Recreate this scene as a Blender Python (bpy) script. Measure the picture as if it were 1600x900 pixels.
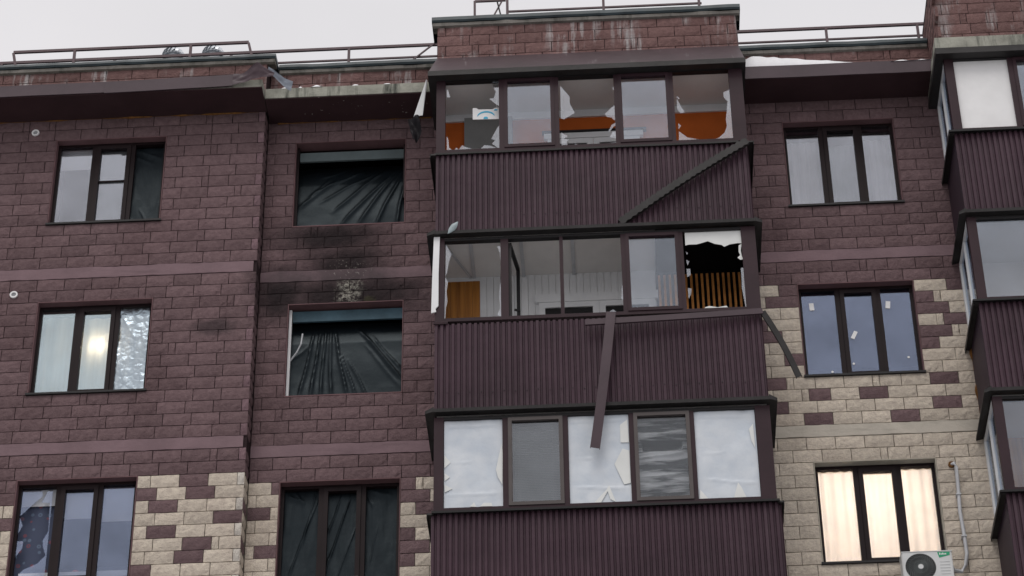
import bpy, bmesh, math, random, json
from mathutils import Vector, Matrix, noise
for _o in list(bpy.data.objects): bpy.data.objects.remove(_o)
scene = bpy.context.scene
COL = scene.collection
rnd = random.Random(7)

# ------------------------------------------------------------------ camera
cam_d = bpy.data.cameras.new("camera"); cam = bpy.data.objects.new("camera", cam_d); COL.objects.link(cam)
cam_d.sensor_width = 36.0; cam_d.lens = 89.99; cam_d.clip_start = 0.1; cam_d.clip_end = 3000
CAM_POS = Vector((0.0, -30.173, 1.6)); PITCH, YAW, ROLL = 0.619422, -0.044894, -0.013879
_f = Vector((math.sin(YAW)*math.cos(PITCH), math.cos(YAW)*math.cos(PITCH), math.sin(PITCH)))
_r = Vector((math.cos(YAW), -math.sin(YAW), 0)); _u = _r.cross(_f)
_rt = math.cos(ROLL)*_r + math.sin(ROLL)*_u; _up = -math.sin(ROLL)*_r + math.cos(ROLL)*_u
cam.matrix_world = Matrix(((_rt.x,_up.x,-_f.x,CAM_POS.x),(_rt.y,_up.y,-_f.y,CAM_POS.y),(_rt.z,_up.z,-_f.z,CAM_POS.z),(0,0,0,1)))
scene.camera = cam
scene.render.resolution_x, scene.render.resolution_y = 1024, 576

# ------------------------------------------------------------------ sky, sun, exposure
SUN_EL, SUN_AZ = math.radians(60), math.radians(192)      # azimuth clockwise from +Y
w = bpy.data.worlds.new("World"); scene.world = w; w.use_nodes = True
nt = w.node_tree; nt.nodes.clear()
N = nt.nodes.new; LK = nt.links.new
sky = N("ShaderNodeTexSky"); sky.sky_type = 'NISHITA'; sky.sun_disc = False
sky.sun_elevation = SUN_EL; sky.sun_rotation = SUN_AZ; sky.dust_density = 4.0; sky.air_density = 1.2
tc = N("ShaderNodeTexCoord"); mp = N("ShaderNodeMapping"); mp.inputs['Scale'].default_value = (1.0, 1.0, 2.2)
nz = N("ShaderNodeTexNoise"); nz.inputs['Scale'].default_value = 3.2; nz.inputs['Detail'].default_value = 5; nz.inputs['Roughness'].default_value = .5
LK(tc.outputs['Generated'], mp.inputs['Vector']); LK(mp.outputs[0], nz.inputs['Vector'])
cr = N("ShaderNodeValToRGB"); LK(nz.outputs['Fac'], cr.inputs['Fac'])
cr.color_ramp.elements[0].position = .32; cr.color_ramp.elements[0].color = (.94,.915,.93,1)
cr.color_ramp.elements[1].position = .66; cr.color_ramp.elements[1].color = (1.06,1.025,1.04,1)
sc = N("ShaderNodeVectorMath"); sc.operation = 'SCALE'; sc.inputs['Scale'].default_value = 8.7
LK(cr.outputs['Color'], sc.inputs[0])
mx = N("ShaderNodeMix"); mx.data_type = 'RGBA'; mx.inputs['Factor'].default_value = .9      # nine tenths cloud cover
LK(sky.outputs[0], mx.inputs['A']); LK(sc.outputs[0], mx.inputs['B'])
bg = N("ShaderNodeBackground"); bg.inputs['Strength'].default_value = .1; LK(mx.outputs['Result'], bg.inputs['Color'])
wo = N("ShaderNodeOutputWorld"); LK(bg.outputs[0], wo.inputs['Surface'])
sd = bpy.data.lights.new("sun", 'SUN'); sd.energy = 1.1; sd.angle = math.radians(30); sd.color = (1.0,.97,.93)
sun = bpy.data.objects.new("sun", sd); COL.objects.link(sun)
_sd = Vector((math.sin(SUN_AZ)*math.cos(SUN_EL), math.cos(SUN_AZ)*math.cos(SUN_EL), math.sin(SUN_EL)))
sun.rotation_euler = _sd.to_track_quat('Z','Y').to_euler(); sun.location = (0,-20,60)
scene.view_settings.view_transform = 'Standard'; scene.view_settings.look = 'None'
scene.view_settings.gamma = 1; scene.view_settings.exposure = 0; scene.view_settings.use_curve_mapping = False

# ------------------------------------------------------------------ helpers
WL = {}
def place(o, loc, parent):
    COL.objects.link(o); WL[o.name] = Vector(loc)
    if parent is not None:
        o.parent = parent; o.location = Vector(loc) - WL[parent.name]
    else: o.location = loc
def tag(o, label=None, cat=None, group=None, kind=None):
    if label: o["label"] = label
    if cat: o["category"] = cat; o["kind"] = "thing"
    if group: o["group"] = group
    if kind: o["kind"] = kind
    return o
def empty(name, loc, parent=None):
    o = bpy.data.objects.new(name, None); o.empty_display_size = .2; place(o, loc, parent); return o
class MB:
    def __init__(s): s.v=[]; s.f=[]; s.m=[]; s.mi=0
    def add(s, vs, fs):
        b=len(s.v); s.v += [tuple(p) for p in vs]
        for f in fs: s.f.append(tuple(b+i for i in f)); s.m.append(s.mi)
        return s
    def box(s, x0,x1,y0,y1,z0,z1):
        return s.add([(x0,y0,z0),(x1,y0,z0),(x1,y1,z0),(x0,y1,z0),(x0,y0,z1),(x1,y0,z1),(x1,y1,z1),(x0,y1,z1)],
            [(0,3,2,1),(4,5,6,7),(0,1,5,4),(1,2,6,5),(2,3,7,6),(3,0,4,7)])
    def prism(s, poly, y0, y1):            # polygon in x,z extruded along y
        n=len(poly); a=0
        for i in range(n): x0,z0=poly[i]; x1,z1=poly[(i+1)%n]; a+=x0*z1-x1*z0
        if a<0: poly=poly[::-1]
        vs=[(x,y0,z) for x,z in poly]+[(x,y1,z) for x,z in poly]
        return s.add(vs,[tuple(range(n)),tuple(range(2*n-1,n-1,-1))]+[((i+1)%n,i,n+i,n+(i+1)%n) for i in range(n)])
    def bar(s, a, b, wx, wz, up=(0,0,1)):  # rectangular bar from a to b
        a=Vector(a); b=Vector(b); d=(b-a).normalized(); up=Vector(up)
        if abs(d.dot(up))>.98: up=Vector((0,1,0))
        x=d.cross(up).normalized(); z=x.cross(d)
        vs=[p+x*(i*wx/2)+z*(j*wz/2) for p in (a,b) for i,j in ((-1,-1),(1,-1),(1,1),(-1,1))]
        return s.add(vs,[(3,2,1,0),(4,5,6,7),(0,1,5,4),(1,2,6,5),(2,3,7,6),(3,0,4,7)])
    def tube(s, path, r, n=8):
        path=[Vector(p) for p in path]; rs=r if isinstance(r,(list,tuple)) else [r]*len(path); vs=[]; fs=[]
        for i,p in enumerate(path):
            d=(path[min(i+1,len(path)-1)]-path[max(i-1,0)]).normalized()
            up=Vector((0,0,1)) if abs(d.z)<.9 else Vector((0,1,0))
            x=d.cross(up).normalized(); z=x.cross(d)
            vs += [p+(x*math.cos(t)+z*math.sin(t))*rs[i] for t in [2*math.pi*k/n for k in range(n)]]
        for i in range(len(path)-1):
            for k in range(n): fs.append((i*n+k,(i+1)*n+k,(i+1)*n+(k+1)%n,i*n+(k+1)%n))
        fs.append(tuple(range(n))); fs.append(tuple(range(len(vs)-1,len(vs)-n-1,-1)))
        return s.add(vs,fs)
    def grid(s, fn, nu, nv):
        vs=[fn(i/nu,j/nv) for j in range(nv+1) for i in range(nu+1)]
        return s.add(vs,[(j*(nu+1)+i,j*(nu+1)+i+1,(j+1)*(nu+1)+i+1,(j+1)*(nu+1)+i) for j in range(nv) for i in range(nu)])
    def disc(s, c, r0, r1, y, n=24):       # ring or disc facing -y
        cx,cz=c
        if r0<=0: return s.add([(cx+r1*math.cos(2*math.pi*k/n),y,cz+r1*math.sin(2*math.pi*k/n)) for k in range(n)],[tuple(range(n))])
        vs=[(cx+r*math.cos(2*math.pi*k/n),y,cz+r*math.sin(2*math.pi*k/n)) for r in (r0,r1) for k in range(n)]
        return s.add(vs,[(k,n+k,n+(k+1)%n,(k+1)%n) for k in range(n)])
    def build(s, name, mats, parent=None, smooth=False, loc=None):
        if not isinstance(mats,(list,tuple)): mats=[mats]
        xs=[p[0] for p in s.v]; ys=[p[1] for p in s.v]; zs=[p[2] for p in s.v]
        c=Vector(loc) if loc else Vector(((min(xs)+max(xs))/2,(min(ys)+max(ys))/2,min(zs)))
        me=bpy.data.meshes.new(name); me.from_pydata([(p[0]-c.x,p[1]-c.y,p[2]-c.z) for p in s.v],[],s.f)
        for m in mats: me.materials.append(m)
        me.polygons.foreach_set("material_index",s.m)
        if smooth: me.polygons.foreach_set("use_smooth",[True]*len(s.f))
        me.update()
        o=bpy.data.objects.new(name,me); place(o,c,parent); return o

# ------------------------------------------------------------------ materials
class NT:
    def __init__(s, name):
        s.m=bpy.data.materials.new(name); s.m.use_nodes=True; s.t=s.m.node_tree; s.t.nodes.clear()
        s.out=s.n("ShaderNodeOutputMaterial")
    def n(s, t, **kw):
        x=s.t.nodes.new(t)
        for k,v in kw.items():
            if k in x.inputs: x.inputs[k].default_value=v
            else: setattr(x,k,v)
        return x
    def l(s,a,b): s.t.links.new(a,b)
    def pos(s): return s.n("ShaderNodeNewGeometry").outputs['Position']
    def noise(s, scale, detail=4, rough=.55, vec=None, stretch=None):
        x=s.n("ShaderNodeTexNoise",Scale=scale,Detail=detail,Roughness=rough)
        v=vec or s.pos()
        if stretch:
            m=s.n("ShaderNodeMapping"); m.inputs['Scale'].default_value=stretch; s.l(v,m.inputs['Vector']); v=m.outputs[0]
        s.l(v,x.inputs['Vector']); return x.outputs['Fac']
    def ramp(s, fac, p0, p1, c0=(0,0,0,1), c1=(1,1,1,1)):
        r=s.n("ShaderNodeValToRGB"); e=r.color_ramp.elements; e[0].position=p0; e[1].position=p1; e[0].color=c0; e[1].color=c1
        s.l(fac,r.inputs['Fac']); return r.outputs['Color']
    def math(s, op, a, b=None, clamp=False):
        x=s.n("ShaderNodeMath",operation=op,use_clamp=clamp)
        for i,v in enumerate((a,b)):
            if v is None: continue
            if isinstance(v,(int,float)): x.inputs[i].default_value=v
            else: s.l(v,x.inputs[i])
        return x.outputs[0]
    def mix(s, fac, a, b, mode='MIX'):
        x=s.n("ShaderNodeMix",data_type='RGBA',blend_type=mode)
        for k,v in (('Factor',fac),('A',a),('B',b)):
            if isinstance(v,(int,float)): x.inputs[k].default_value=v
            elif isinstance(v,tuple): x.inputs[k].default_value=v if len(v)==4 else v+(1,)
            else: s.l(v,x.inputs[k])
        return x.outputs['Result']
    def bump(s, h, strength=.5, dist=.02):
        b=s.n("ShaderNodeBump",Strength=strength,Distance=dist); s.l(h,b.inputs['Height']); return b.outputs[0]
    def blob(s, c, r, soft=.6, wob=.5, nscale=4):   # stain with its own ragged outline on a wall
        v=s.n("ShaderNodeVectorMath",operation='SUBTRACT'); s.l(s.pos(),v.inputs[0]); v.inputs[1].default_value=c
        d=s.n("ShaderNodeVectorMath",operation='DIVIDE'); s.l(v.outputs[0],d.inputs[0]); d.inputs[1].default_value=r
        ln=s.n("ShaderNodeVectorMath",operation='LENGTH'); s.l(d.outputs[0],ln.inputs[0])
        q=s.math('ADD',ln.outputs['Value'],s.math('MULTIPLY',s.math('SUBTRACT',s.noise(nscale,5,.6),.5),wob*2))
        mr=s.n("ShaderNodeMapRange",interpolation_type='SMOOTHSTEP'); s.l(q,mr.inputs['Value'])
        mr.inputs['From Min'].default_value=1+soft/2; mr.inputs['From Max'].default_value=max(.02,1-soft/2); return mr.outputs['Result']
    def bsdf(s, color, rough=.8, normal=None, spec=.3, metal=0.0, **kw):
        b=s.n("ShaderNodeBsdfPrincipled")
        for k,v in (('Base Color',color),('Roughness',rough)):
            if isinstance(v,(int,float)): b.inputs[k].default_value=v
            elif isinstance(v,tuple): b.inputs[k].default_value=v if len(v)==4 else v+(1,)
            else: s.l(v,b.inputs[k])
        b.inputs['Specular IOR Level'].default_value=spec; b.inputs['Metallic'].default_value=metal
        for k,v in kw.items(): b.inputs[k].default_value=v
        if normal: s.l(normal,b.inputs['Normal'])
        s.l(b.outputs[0],s.out.inputs['Surface']); return s.m
def rgba(c): return tuple(c)+(1,)
def vary(m, c, k=.25, scale=3.0):          # a colour with uneven fading
    lo=tuple(x*(1-k) for x in c)+(1,); hi=tuple(min(1,x*(1+k)) for x in c)+(1,)
    return m.ramp(m.noise(scale,6,.62),.3,.7,lo,hi)
def simple(name, c, rough=.6, k=.15, scale=4.0, spec=.3, bump=0, bscale=60, metal=0.0):
    m=NT(name); n=m.bump(m.noise(bscale,4),bump,.01) if bump else None
    return m.bsdf(vary(m,c,k,scale),rough,n,spec,metal)
SOOT=[((-3.65,0,23.13),(1.1,1,.40)),((-4.0,0,24.2),(.72,1,.30)),((-3.8,0,23.62),(.6,1,.5)),((-4.7,0,23.2),(.4,1,.45))]
def brick_mat(name, c, k, streak=False, soot=True, dirt=.25):
    m=NT(name)
    g=m.n("ShaderNodeNewGeometry"); oi=m.n("ShaderNodeObjectInfo")
    rv=m.math('FRACT',m.math('ADD',g.outputs['Random Per Island'],oi.outputs['Random']))
    base=m.mix(rv,tuple(x*(1-k) for x in c),tuple(x*(1+k) for x in c))
    base=m.mix(m.ramp(m.noise(14,6,.65),.35,.7),base,m.mix(1.0,base,(.72,.70,.72),'MULTIPLY'))
    base=m.mix(m.math('MULTIPLY',m.ramp(m.noise(.9,5,.6),.5,.72),dirt*2),base,m.mix(1.0,base,(.62,.58,.58),'MULTIPLY'))
    if soot:
        tot=None
        for cc,r in SOOT:
            b=m.blob(cc,r,1.5,.5,3.2); tot=b if tot is None else m.math('MAXIMUM',tot,b)
        base=m.mix(m.math('MULTIPLY',tot,.88),base,(.012,.011,.012))
        base=m.mix(m.math('MULTIPLY',m.blob((-5.6,-.3,22.44),(.3,.3,.13),.9,.6,6),.6),base,(.03,.026,.028))
        core=m.math('MULTIPLY',m.blob((-3.71,0,23.16),(.15,.4,.26),1.2,1.3,6),m.ramp(m.noise(17,5,.7),.42,.56))
        base=m.mix(core,base,m.ramp(m.noise(38,5,.7),.35,.65,(.07,.066,.06,1),(.44,.42,.36,1)))
        base=m.mix(m.blob((-3.43,0,23.03),(.09,.3,.06),.6,1.2,14),base,(.05,.045,.03))
        base=m.mix(m.math('MULTIPLY',m.blob((-3.72,0,23.55),(.3,.4,.22),.5,1.3,22),m.math('MULTIPLY',m.ramp(m.noise(30,2),.6,.66),.5)),base,(.30,.28,.25))
    if streak:                                   # lime run-off below the coping
        s1=m.ramp(m.noise(1.0,4,.6,stretch=(7,7,.5)),.53,.66); s2=m.ramp(m.noise(1.3,3,.5),.47,.62)
        base=m.mix(m.math('MULTIPLY',m.math('MULTIPLY',s1,s2),.85),base,(.50,.49,.49))
    h=m.math('ADD',m.noise(26,6,.7),m.math('MULTIPLY',m.noise(90,3,.6),.35))
    return m.bsdf(base,.9,m.bump(h,.9,.025),.10)
def glass(name, tint=(.86,.92,1), refl=.24, wav=.0, through=.92, rough=.015):
    refl*=.6; through=through**.5      # a pane has two faces
    m=NT(name); t=m.n("ShaderNodeBsdfTransparent",Color=rgba((through,)*3)); g=m.n("ShaderNodeBsdfGlossy",Color=rgba(tint),Roughness=rough)
    f0=m.ramp(m.noise(1.4,4,.6),.3,.7,(.8,.8,.8,1),(1.2,1.2,1.2,1))
    if wav: m.l(m.bump(m.noise(2.2,2,.5),wav,.05),g.inputs['Normal'])
    fr=m.n("ShaderNodeFresnel",IOR=1.5); f=m.math('MULTIPLY',m.math('ADD',m.math('MULTIPLY',fr.outputs[0],.8),refl-.035,True),f0,True)
    x=m.n("ShaderNodeMixShader"); m.l(f,x.inputs[0]); m.l(t.outputs[0],x.inputs[1]); m.l(g.outputs[0],x.inputs[2])
    m.l(x.outputs[0],m.out.inputs['Surface']); return m.m
def cloth(name, c, trans=.4, scale=1.0, stripes=0.0):
    m=NT(name); col=vary(m,c,.08,3)
    if stripes: col=m.mix(m.ramp(m.noise(1,3,.5,stretch=(14,14,.4)),.35,.65),col,m.mix(1.0,col,(1-stripes,)*3,'MULTIPLY'))
    d=m.n("ShaderNodeBsdfDiffuse"); t=m.n("ShaderNodeBsdfTranslucent"); m.l(col,d.inputs[0]); m.l(col,t.inputs[0])
    x=m.n("ShaderNodeMixShader"); x.inputs[0].default_value=trans; m.l(d.outputs[0],x.inputs[1]); m.l(t.outputs[0],x.inputs[2])
    m.l(x.outputs[0],m.out.inputs['Surface']); return m.m
BROWN=(.188,.127,.132); CREAM=(.66,.585,.485)
M={}
M['brown']=brick_mat('brown_split_block',BROWN,.13)
M['cream']=brick_mat('cream_split_block',CREAM,.10,soot=False,dirt=.2)
M['brown_s']=brick_mat('sawn_brown_block',(.235,.155,.17),.1); M['cream_s']=brick_mat('sawn_cream_block',(.68,.64,.57),.06,soot=False)
M['par']=brick_mat('parapet_block',(.215,.130,.122),.14,streak=True,soot=False)
M['mort_b']=simple('brown_mortar',(.034,.022,.024),.95,.3,9,.1,.5)
M['mort_c']=simple('cream_mortar',(.17,.15,.125),.95,.25,9,.1,.5)
def band_mat(name,c):
    m=NT(name); col=vary(m,c,.16,1.6)
    col=m.mix(m.math('MULTIPLY',m.ramp(m.noise(1,4,.6,stretch=(1.2,1,9)),.55,.7),.45),col,tuple(x*.55 for x in c))
    for cc,r in SOOT: col=m.mix(m.math('MULTIPLY',m.blob(cc,r,1.1,.45,3.2),.55),col,(.03,.027,.028))
    col=m.mix(m.math('MULTIPLY',m.blob((-3.72,0,23.5),(.3,.4,.2),.5,1.3,22),m.math('MULTIPLY',m.ramp(m.noise(26,3),.6,.68),.5)),col,(.34,.31,.29))
    return m.bsdf(col,.85,m.bump(m.noise(18,5,.6),.5,.015),.2)
M['band_b']=band_mat('painted_band_brown',(.20,.135,.148)); M['band_c']=band_mat('painted_band_cream',(.47,.43,.37))
M['reveal_b']=simple('painted_reveal_brown',(.15,.085,.09),.8,.15,3,.2,.3); M['reveal_c']=simple('painted_reveal_cream',(.42,.385,.32),.85,.15,3,.2,.3)
M['frame']=simple('dark_brown_frame',(.014,.008,.009),.5,.2,2,.14)
M['bframe']=simple('brown_balcony_frame',(.032,.016,.021),.5,.18,2,.18,.1,30)
def clad_mat():
    m=NT('corrugated_brown_steel'); col=vary(m,(.050,.026,.037),.22,1.1)
    col=m.mix(m.math('MULTIPLY',m.ramp(m.noise(1,5,.65,stretch=(9,2,.35)),.52,.75),.5),col,(.085,.055,.068))
    col=m.mix(m.math('MULTIPLY',m.ramp(m.noise(55,3,.6),.66,.72),.5),col,(.12,.10,.10))
    return m.bsdf(col,.5,m.bump(m.noise(2.2,3),.25,.05),.18)
M['clad']=clad_mat()
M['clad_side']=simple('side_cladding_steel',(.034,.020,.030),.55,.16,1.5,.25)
M['flash']=simple('dark_green_flashing',(.026,.024,.024),.5,.35,2.5,.25,.3,14)
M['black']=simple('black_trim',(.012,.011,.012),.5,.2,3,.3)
def brown_metal():
    m=NT('brown_flashing'); col=vary(m,(.050,.029,.035),.25,1.5)
    s=m.math('MULTIPLY',m.ramp(m.noise(1,4,.6,stretch=(11,2,.6)),.6,.72),m.ramp(m.noise(.8,2),.5,.6))
    return m.bsdf(m.mix(m.math('MULTIPLY',s,.55),col,(.33,.31,.32)),.45,m.bump(m.noise(5,3),.25,.03),.4)
M['bflash']=brown_metal()
M['fascia']=simple('purple_brown_fascia',(.062,.040,.049),.5,.18,1.6,.3,.2,5)
M['coping']=simple('teal_roof_membrane',(.030,.045,.052),.5,.35,3,.35,.4,9)
def concrete(name,c,streaks=.7):
    m=NT(name); col=vary(m,c,.3,2.6); col=m.mix(m.math('MULTIPLY',m.ramp(m.noise(1,5,.65,stretch=(6,6,.8)),.5,.68),streaks),col,(.07,.075,.065))
    return m.bsdf(col,.95,m.bump(m.noise(24,6,.7),.6,.02),.1)
M['conc']=concrete('weathered_concrete',(.33,.33,.285),.95); M['conc_d']=concrete('dirty_coping_concrete',(.19,.18,.165))
def soffit_mat():
    m=NT('brown_soffit'); col=vary(m,(.050,.026,.029),.2,1.5)
    spots=m.math('MULTIPLY',m.ramp(m.noise(16,2,.5),.70,.73),m.blob((-3.5,-.3,26.4),(1.0,.4,1),.8,.5,3))
    return m.bsdf(m.mix(spots,col,(.3,.28,.25)),.75,m.bump(m.noise(7,4),.2,.02),.2)
M['soffit']=soffit_mat()
M['rail']=simple('brown_railing_paint',(.085,.050,.058),.5,.2,3,.35)
M['snow']=simple('old_snow',(.80,.80,.82),.9,.06,6,.2,.5,22)
M['foam']=simple('orange_foam',(.16,.075,.025),.9,.5,14,.1,.8,30)
M['white']=simple('white_pvc',(.76,.77,.78),.4,.06,2,.4)
M['plaster']=simple('grey_white_ceiling',(.74,.72,.70),.9,.08,1.2,.1)
M['orange']=simple('orange_wall_paint',(.50,.115,.022),.8,.12,2,.15)
M['pine']=NT('varnished_pine'); _m=M['pine']
M['pine']=_m.bsdf(_m.ramp(_m.noise(1,5,.6,stretch=(16,16,.7)),.3,.7,(.24,.085,.015,1),(.46,.19,.035,1)),.45,None,.4)
M['slat']=simple('brown_wood_slat',(.62,.26,.075),.5,.3,5,.3)
M['dark']=simple('charred_black',(.006,.006,.007),.9,.3,3,.05)
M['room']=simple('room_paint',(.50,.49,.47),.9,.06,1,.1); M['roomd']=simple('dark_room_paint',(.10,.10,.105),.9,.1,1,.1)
M['roomw']=simple('warm_room_paint',(.72,.66,.56),.9,.05,1,.1)
M['glass']=glass('window_glass'); M['glass_l']=glass('lavender_coated_glass',(.85,.89,.98),.25)
M['glass_b']=glass('blue_coated_glass',(.58,.68,.92),.27,.0,.9); M['glass_s']=glass('glass_shard',(.90,.94,1),.26,.0,.85); M['glass_t']=glass('tinted_grey_glass',(.70,.74,.80),.18,.0,.8)
M['glass_w']=glass('balcony_glass',(.76,.84,.95),.165)
M['glass_c']=glass('thin_old_glass',(.75,.80,.85),.09)
M['glass_m']=glass('mirror_coated_glass',(.80,.95,1),.50)
M['film_shard']=simple('cream_torn_film',(.70,.715,.70),.5,.06,3,.3)
def plastic(name,c,rough,bs,scale):
    m=NT(name); h=m.math('ADD',m.noise(scale,5,.6),m.math('MULTIPLY',m.noise(scale*.35,3,.5,stretch=(3,1,.6)),1.2))
    mm=m.bsdf(vary(m,c,.2,2),rough,m.bump(h,bs,.03),.24); [x for x in mm.node_tree.nodes if x.type=='BSDF_PRINCIPLED'][0].inputs['Specular Tint'].default_value=(.72,.9,1,1); return mm
M['plastic']=plastic('black_polythene',(.004,.006,.008),.40,.10,11)
M['blind']=cloth('white_blind',(.82,.84,.87),.3); M['blind_g']=cloth('grey_green_blind',(.36,.40,.40),.3); M['tulle']=cloth('white_tulle',(.80,.80,.80),.5,1,.2)
M['warmc']=cloth('cream_curtain',(.86,.81,.76),.6,1,.10)
M['paper']=simple('white_paper',(.80,.80,.80),.8,.05,3,.1); M['ink']=simple('cyan_print',(.08,.42,.62),.7,.1,3,.1)
M['acw']=simple('off_white_steel',(.60,.61,.61),.45,.06,2,.4); M['board0']=simple('grey_header_board',(.10,.125,.13),.8,.15,3,.2); M['board1']=simple('teal_burnt_header_board',(.045,.085,.11),.7,.45,2.2,.3); M['felt']=simple('roofing_felt',(.014,.012,.015),.7,.3,4,.2); M['zinc']=simple('blue_grey_zinc',(.20,.225,.27),.45,.3,5,.4)
M['zinc2']=simple('pale_zinc',(.36,.43,.45),.4,.25,9,.4)
M['acd']=simple('fan_grille_dark',(.16,.18,.18),.5,.2,4,.4); M['acg']=simple('green_badge',(.01,.30,.14),.4,.05,3,.4)
M['pipe']=simple('grey_white_conduit',(.52,.53,.55),.5,.12,4,.3); M['steel']=simple('galvanised_steel',(.62,.66,.70),.4,.12,4,.5,0,60,.4)
M['ground']=simple('trodden_snow_and_slush',(.33,.33,.335),.9,.3,.12,.2,.4,3)
M['red']=simple('coral_red',(.65,.12,.07),.5,.05,3,.4)

# ------------------------------------------------------------------ ground
tag(MB().box(-900,900,-900,900,-.5,0).build('ground',M['ground']),kind='structure')

# ------------------------------------------------------------------ the building: walls
BLD=tag(empty('apartment_building',(0,0,0)),'brown and cream split block apartment house with blast-damaged top floors and glazed balconies','building')
CH=.2; FL=3.0
YL,YC=-.3,0.0                                      # face of the left wing, face of the recess and the right bay
WINS={'L':(-8.21,-6.53),'C':(-4.61,-2.93),'R':(2.75,4.42)}
def zwin(n): return 24.4-FL*n, 26.0-FL*n          # opening bottom, top
XL0,XL1=-13.0,-5.05
def wall(name, Y, x0, x1, open_x, zones, thick=.34, wins=(0,1,2), back=None):
    """masonry behind the facing blocks; zones = [(z0,z1,material index)]"""
    b=MB(); y0=Y+.02; y1=Y+thick; a,c=open_x
    for z0,z1,mi in zones:
        b.mi=mi; cuts=[z0,z1]
        for n in wins:
            for z in zwin(n):
                if z0<z<z1: cuts.append(z)
        cuts=sorted(set(cuts))
        for p,q in zip(cuts,cuts[1:]):
            mid=(p+q)/2
            if any(zwin(n)[0]<mid<zwin(n)[1] for n in wins):
                b.box(x0,a,y0,y1,p,q); b.box(c,x1,y0,y1,p,q)
            else: b.box(x0,x1,y0,y1,p,q)
    return b.build(name,[M['mort_b'],M['mort_c']],BLD)
W_L=wall('wall',YL,XL0,XL1,WINS['L'],[(0,17.4,1),(17.4,20.0,1),(20.0,26.55,0)],thick=.64)
W_C=wall('wall',YC,XL1,-2.3,WINS['C'],[(0,17.4,1),(17.4,20.0,1),(20.0,26.55,0)])
W_R=wall('wall',YC,2.05,5.3,WINS['R'],[(0,17.4,1),(17.4,23.0,1),(23.0,26.55,0)])
W_B=MB().box(-2.3,2.05,.02,.34,0,26.55).build('wall',M['plaster'],BLD)
W_B2=MB().box(5.3,13,.02,.34,0,26.55).build('wall',M['plaster'],BLD)
# smooth painted linings of the window openings
for col,Y,zones in (('L',YL,('b','b','b')),('C',YC,('b','b','b')),('R',YC,('b','b','c'))):
    a,c=WINS[col]
    for n in range(3):
        z0,z1=zwin(n); k=zones[n][0]; t=.012
        b=MB(); b.box(a,c,Y-.004,Y+.20,z1-t,z1+.001)
        b.box(a,a+t,Y-.004,Y+.20,z0,z1-t); b.box(c-t,c,Y-.004,Y+.20,z0,z1-t)
        b.build('window_reveal',M['reveal_c' if (k=='c') else 'reveal_b'],BLD)
# painted floor bands, slightly uneven edges
def band(Y,x0,x1,z,mat):
    n=int((x1-x0)/.08)
    def edge(x,s): return .006*noise.noise((x*3.1,s,z))+.008*noise.noise((x*11,s+5,z))
    b=MB(); vs=[];fs=[]
    for i in range(n+1):
        x=x0+(x1-x0)*i/n; zb=z+.004+edge(x,1); zt=z+.198+edge(x,9)
        yf=Y-.004+.004*noise.noise((x*2,z,3))
        vs+=[(x,Y+.03,zb),(x,yf,zb+.004),(x,yf,zt-.004),(x,Y+.03,zt)]
    for i in range(n):
        for k in range(3): fs.append((i*4+k,(i+1)*4+k,(i+1)*4+k+1,i*4+k+1))
    fs+= [(0,1,2,3),(n*4+3,n*4+2,n*4+1,n*4)]
    return b.add(vs,fs).build('floor_band',mat,BLD)
for z in (23.4,20.4,17.4):
    band(YL,XL0,XL1-.05,z,M['band_b']); band(YC,XL1+.012,-2.3,z,M['band_b']); band(YC,2.05,5.3,z,M['band_b' if z>23 else 'band_c'])

# ------------------------------------------------------------------ facing blocks
def block_geo(w,h,seed,d=.045,nx=5,nz=3,rough=.012):
    """rock-faced block: level margins, broken face standing proud; back left open against the wall"""
    r=random.Random(seed); vs=[]; fs=[]
    for j in range(nz+1):
        for i in range(nx+1):
            x=-w/2+w*i/nx; z=h*j/nz; edge=i in(0,nx) or j in(0,nz)
            if edge: y=0.002*r.random(); x+=0 if i in(0,nx) else r.uniform(-.01,.01); 
            else: y=-rough*r.uniform(.35,1.25); x+=r.uniform(-.02,.02)*min(1,w/.39); z+=r.uniform(-.014,.014)
            if edge:
                x+=r.uniform(-.0022,.0022); z+=r.uniform(-.0022,.0022)
            vs.append((x,y,z))
    k=nx+1
    for j in range(nz):
        for i in range(nx): fs.append((j*k+i,j*k+i+1,(j+1)*k+i+1,(j+1)*k+i))
    ring=[i for i in range(k)]+[j*k+nx for j in range(1,nz+1)]+[nz*k+i for i in range(nx-1,-1,-1)]+[j*k for j in range(nz-1,0,-1)]
    b=len(vs); vs+=[(vs[i][0],d,vs[i][2]) for i in ring]; m=len(ring)
    for i in range(m): fs.append((ring[(i+1)%m],ring[i],b+i,b+(i+1)%m))
    return vs,fs
GEO={}
def geo(w,var,smoothf=False):
    key=(round(w,2),var,smoothf)
    if key not in GEO: GEO[key]=block_geo(round(w,2),CH-.0115,hash(key)%9999,rough=.004 if smoothf else .0125)
    return key
MESH={}
def block_mesh(key,mat):
    if (key,mat) not in MESH:
        me=bpy.data.meshes.new('brick'); me.from_pydata(GEO[key][0],[],GEO[key][1]); me.materials.append(M[mat]); me.update(); MESH[(key,mat)]=me
    return MESH[(key,mat)]
def in_photo(x,y,z):
    d=Vector((x,y,z))-CAM_POS; t=d.dot(_f); px=800+3999.7*d.dot(_rt)/t; py=450-3999.7*d.dot(_up)/t; return px,py,t
BLOCKS=[]           # (x,y,z0,key,mat,axis,parent)
JT=.0115
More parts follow.
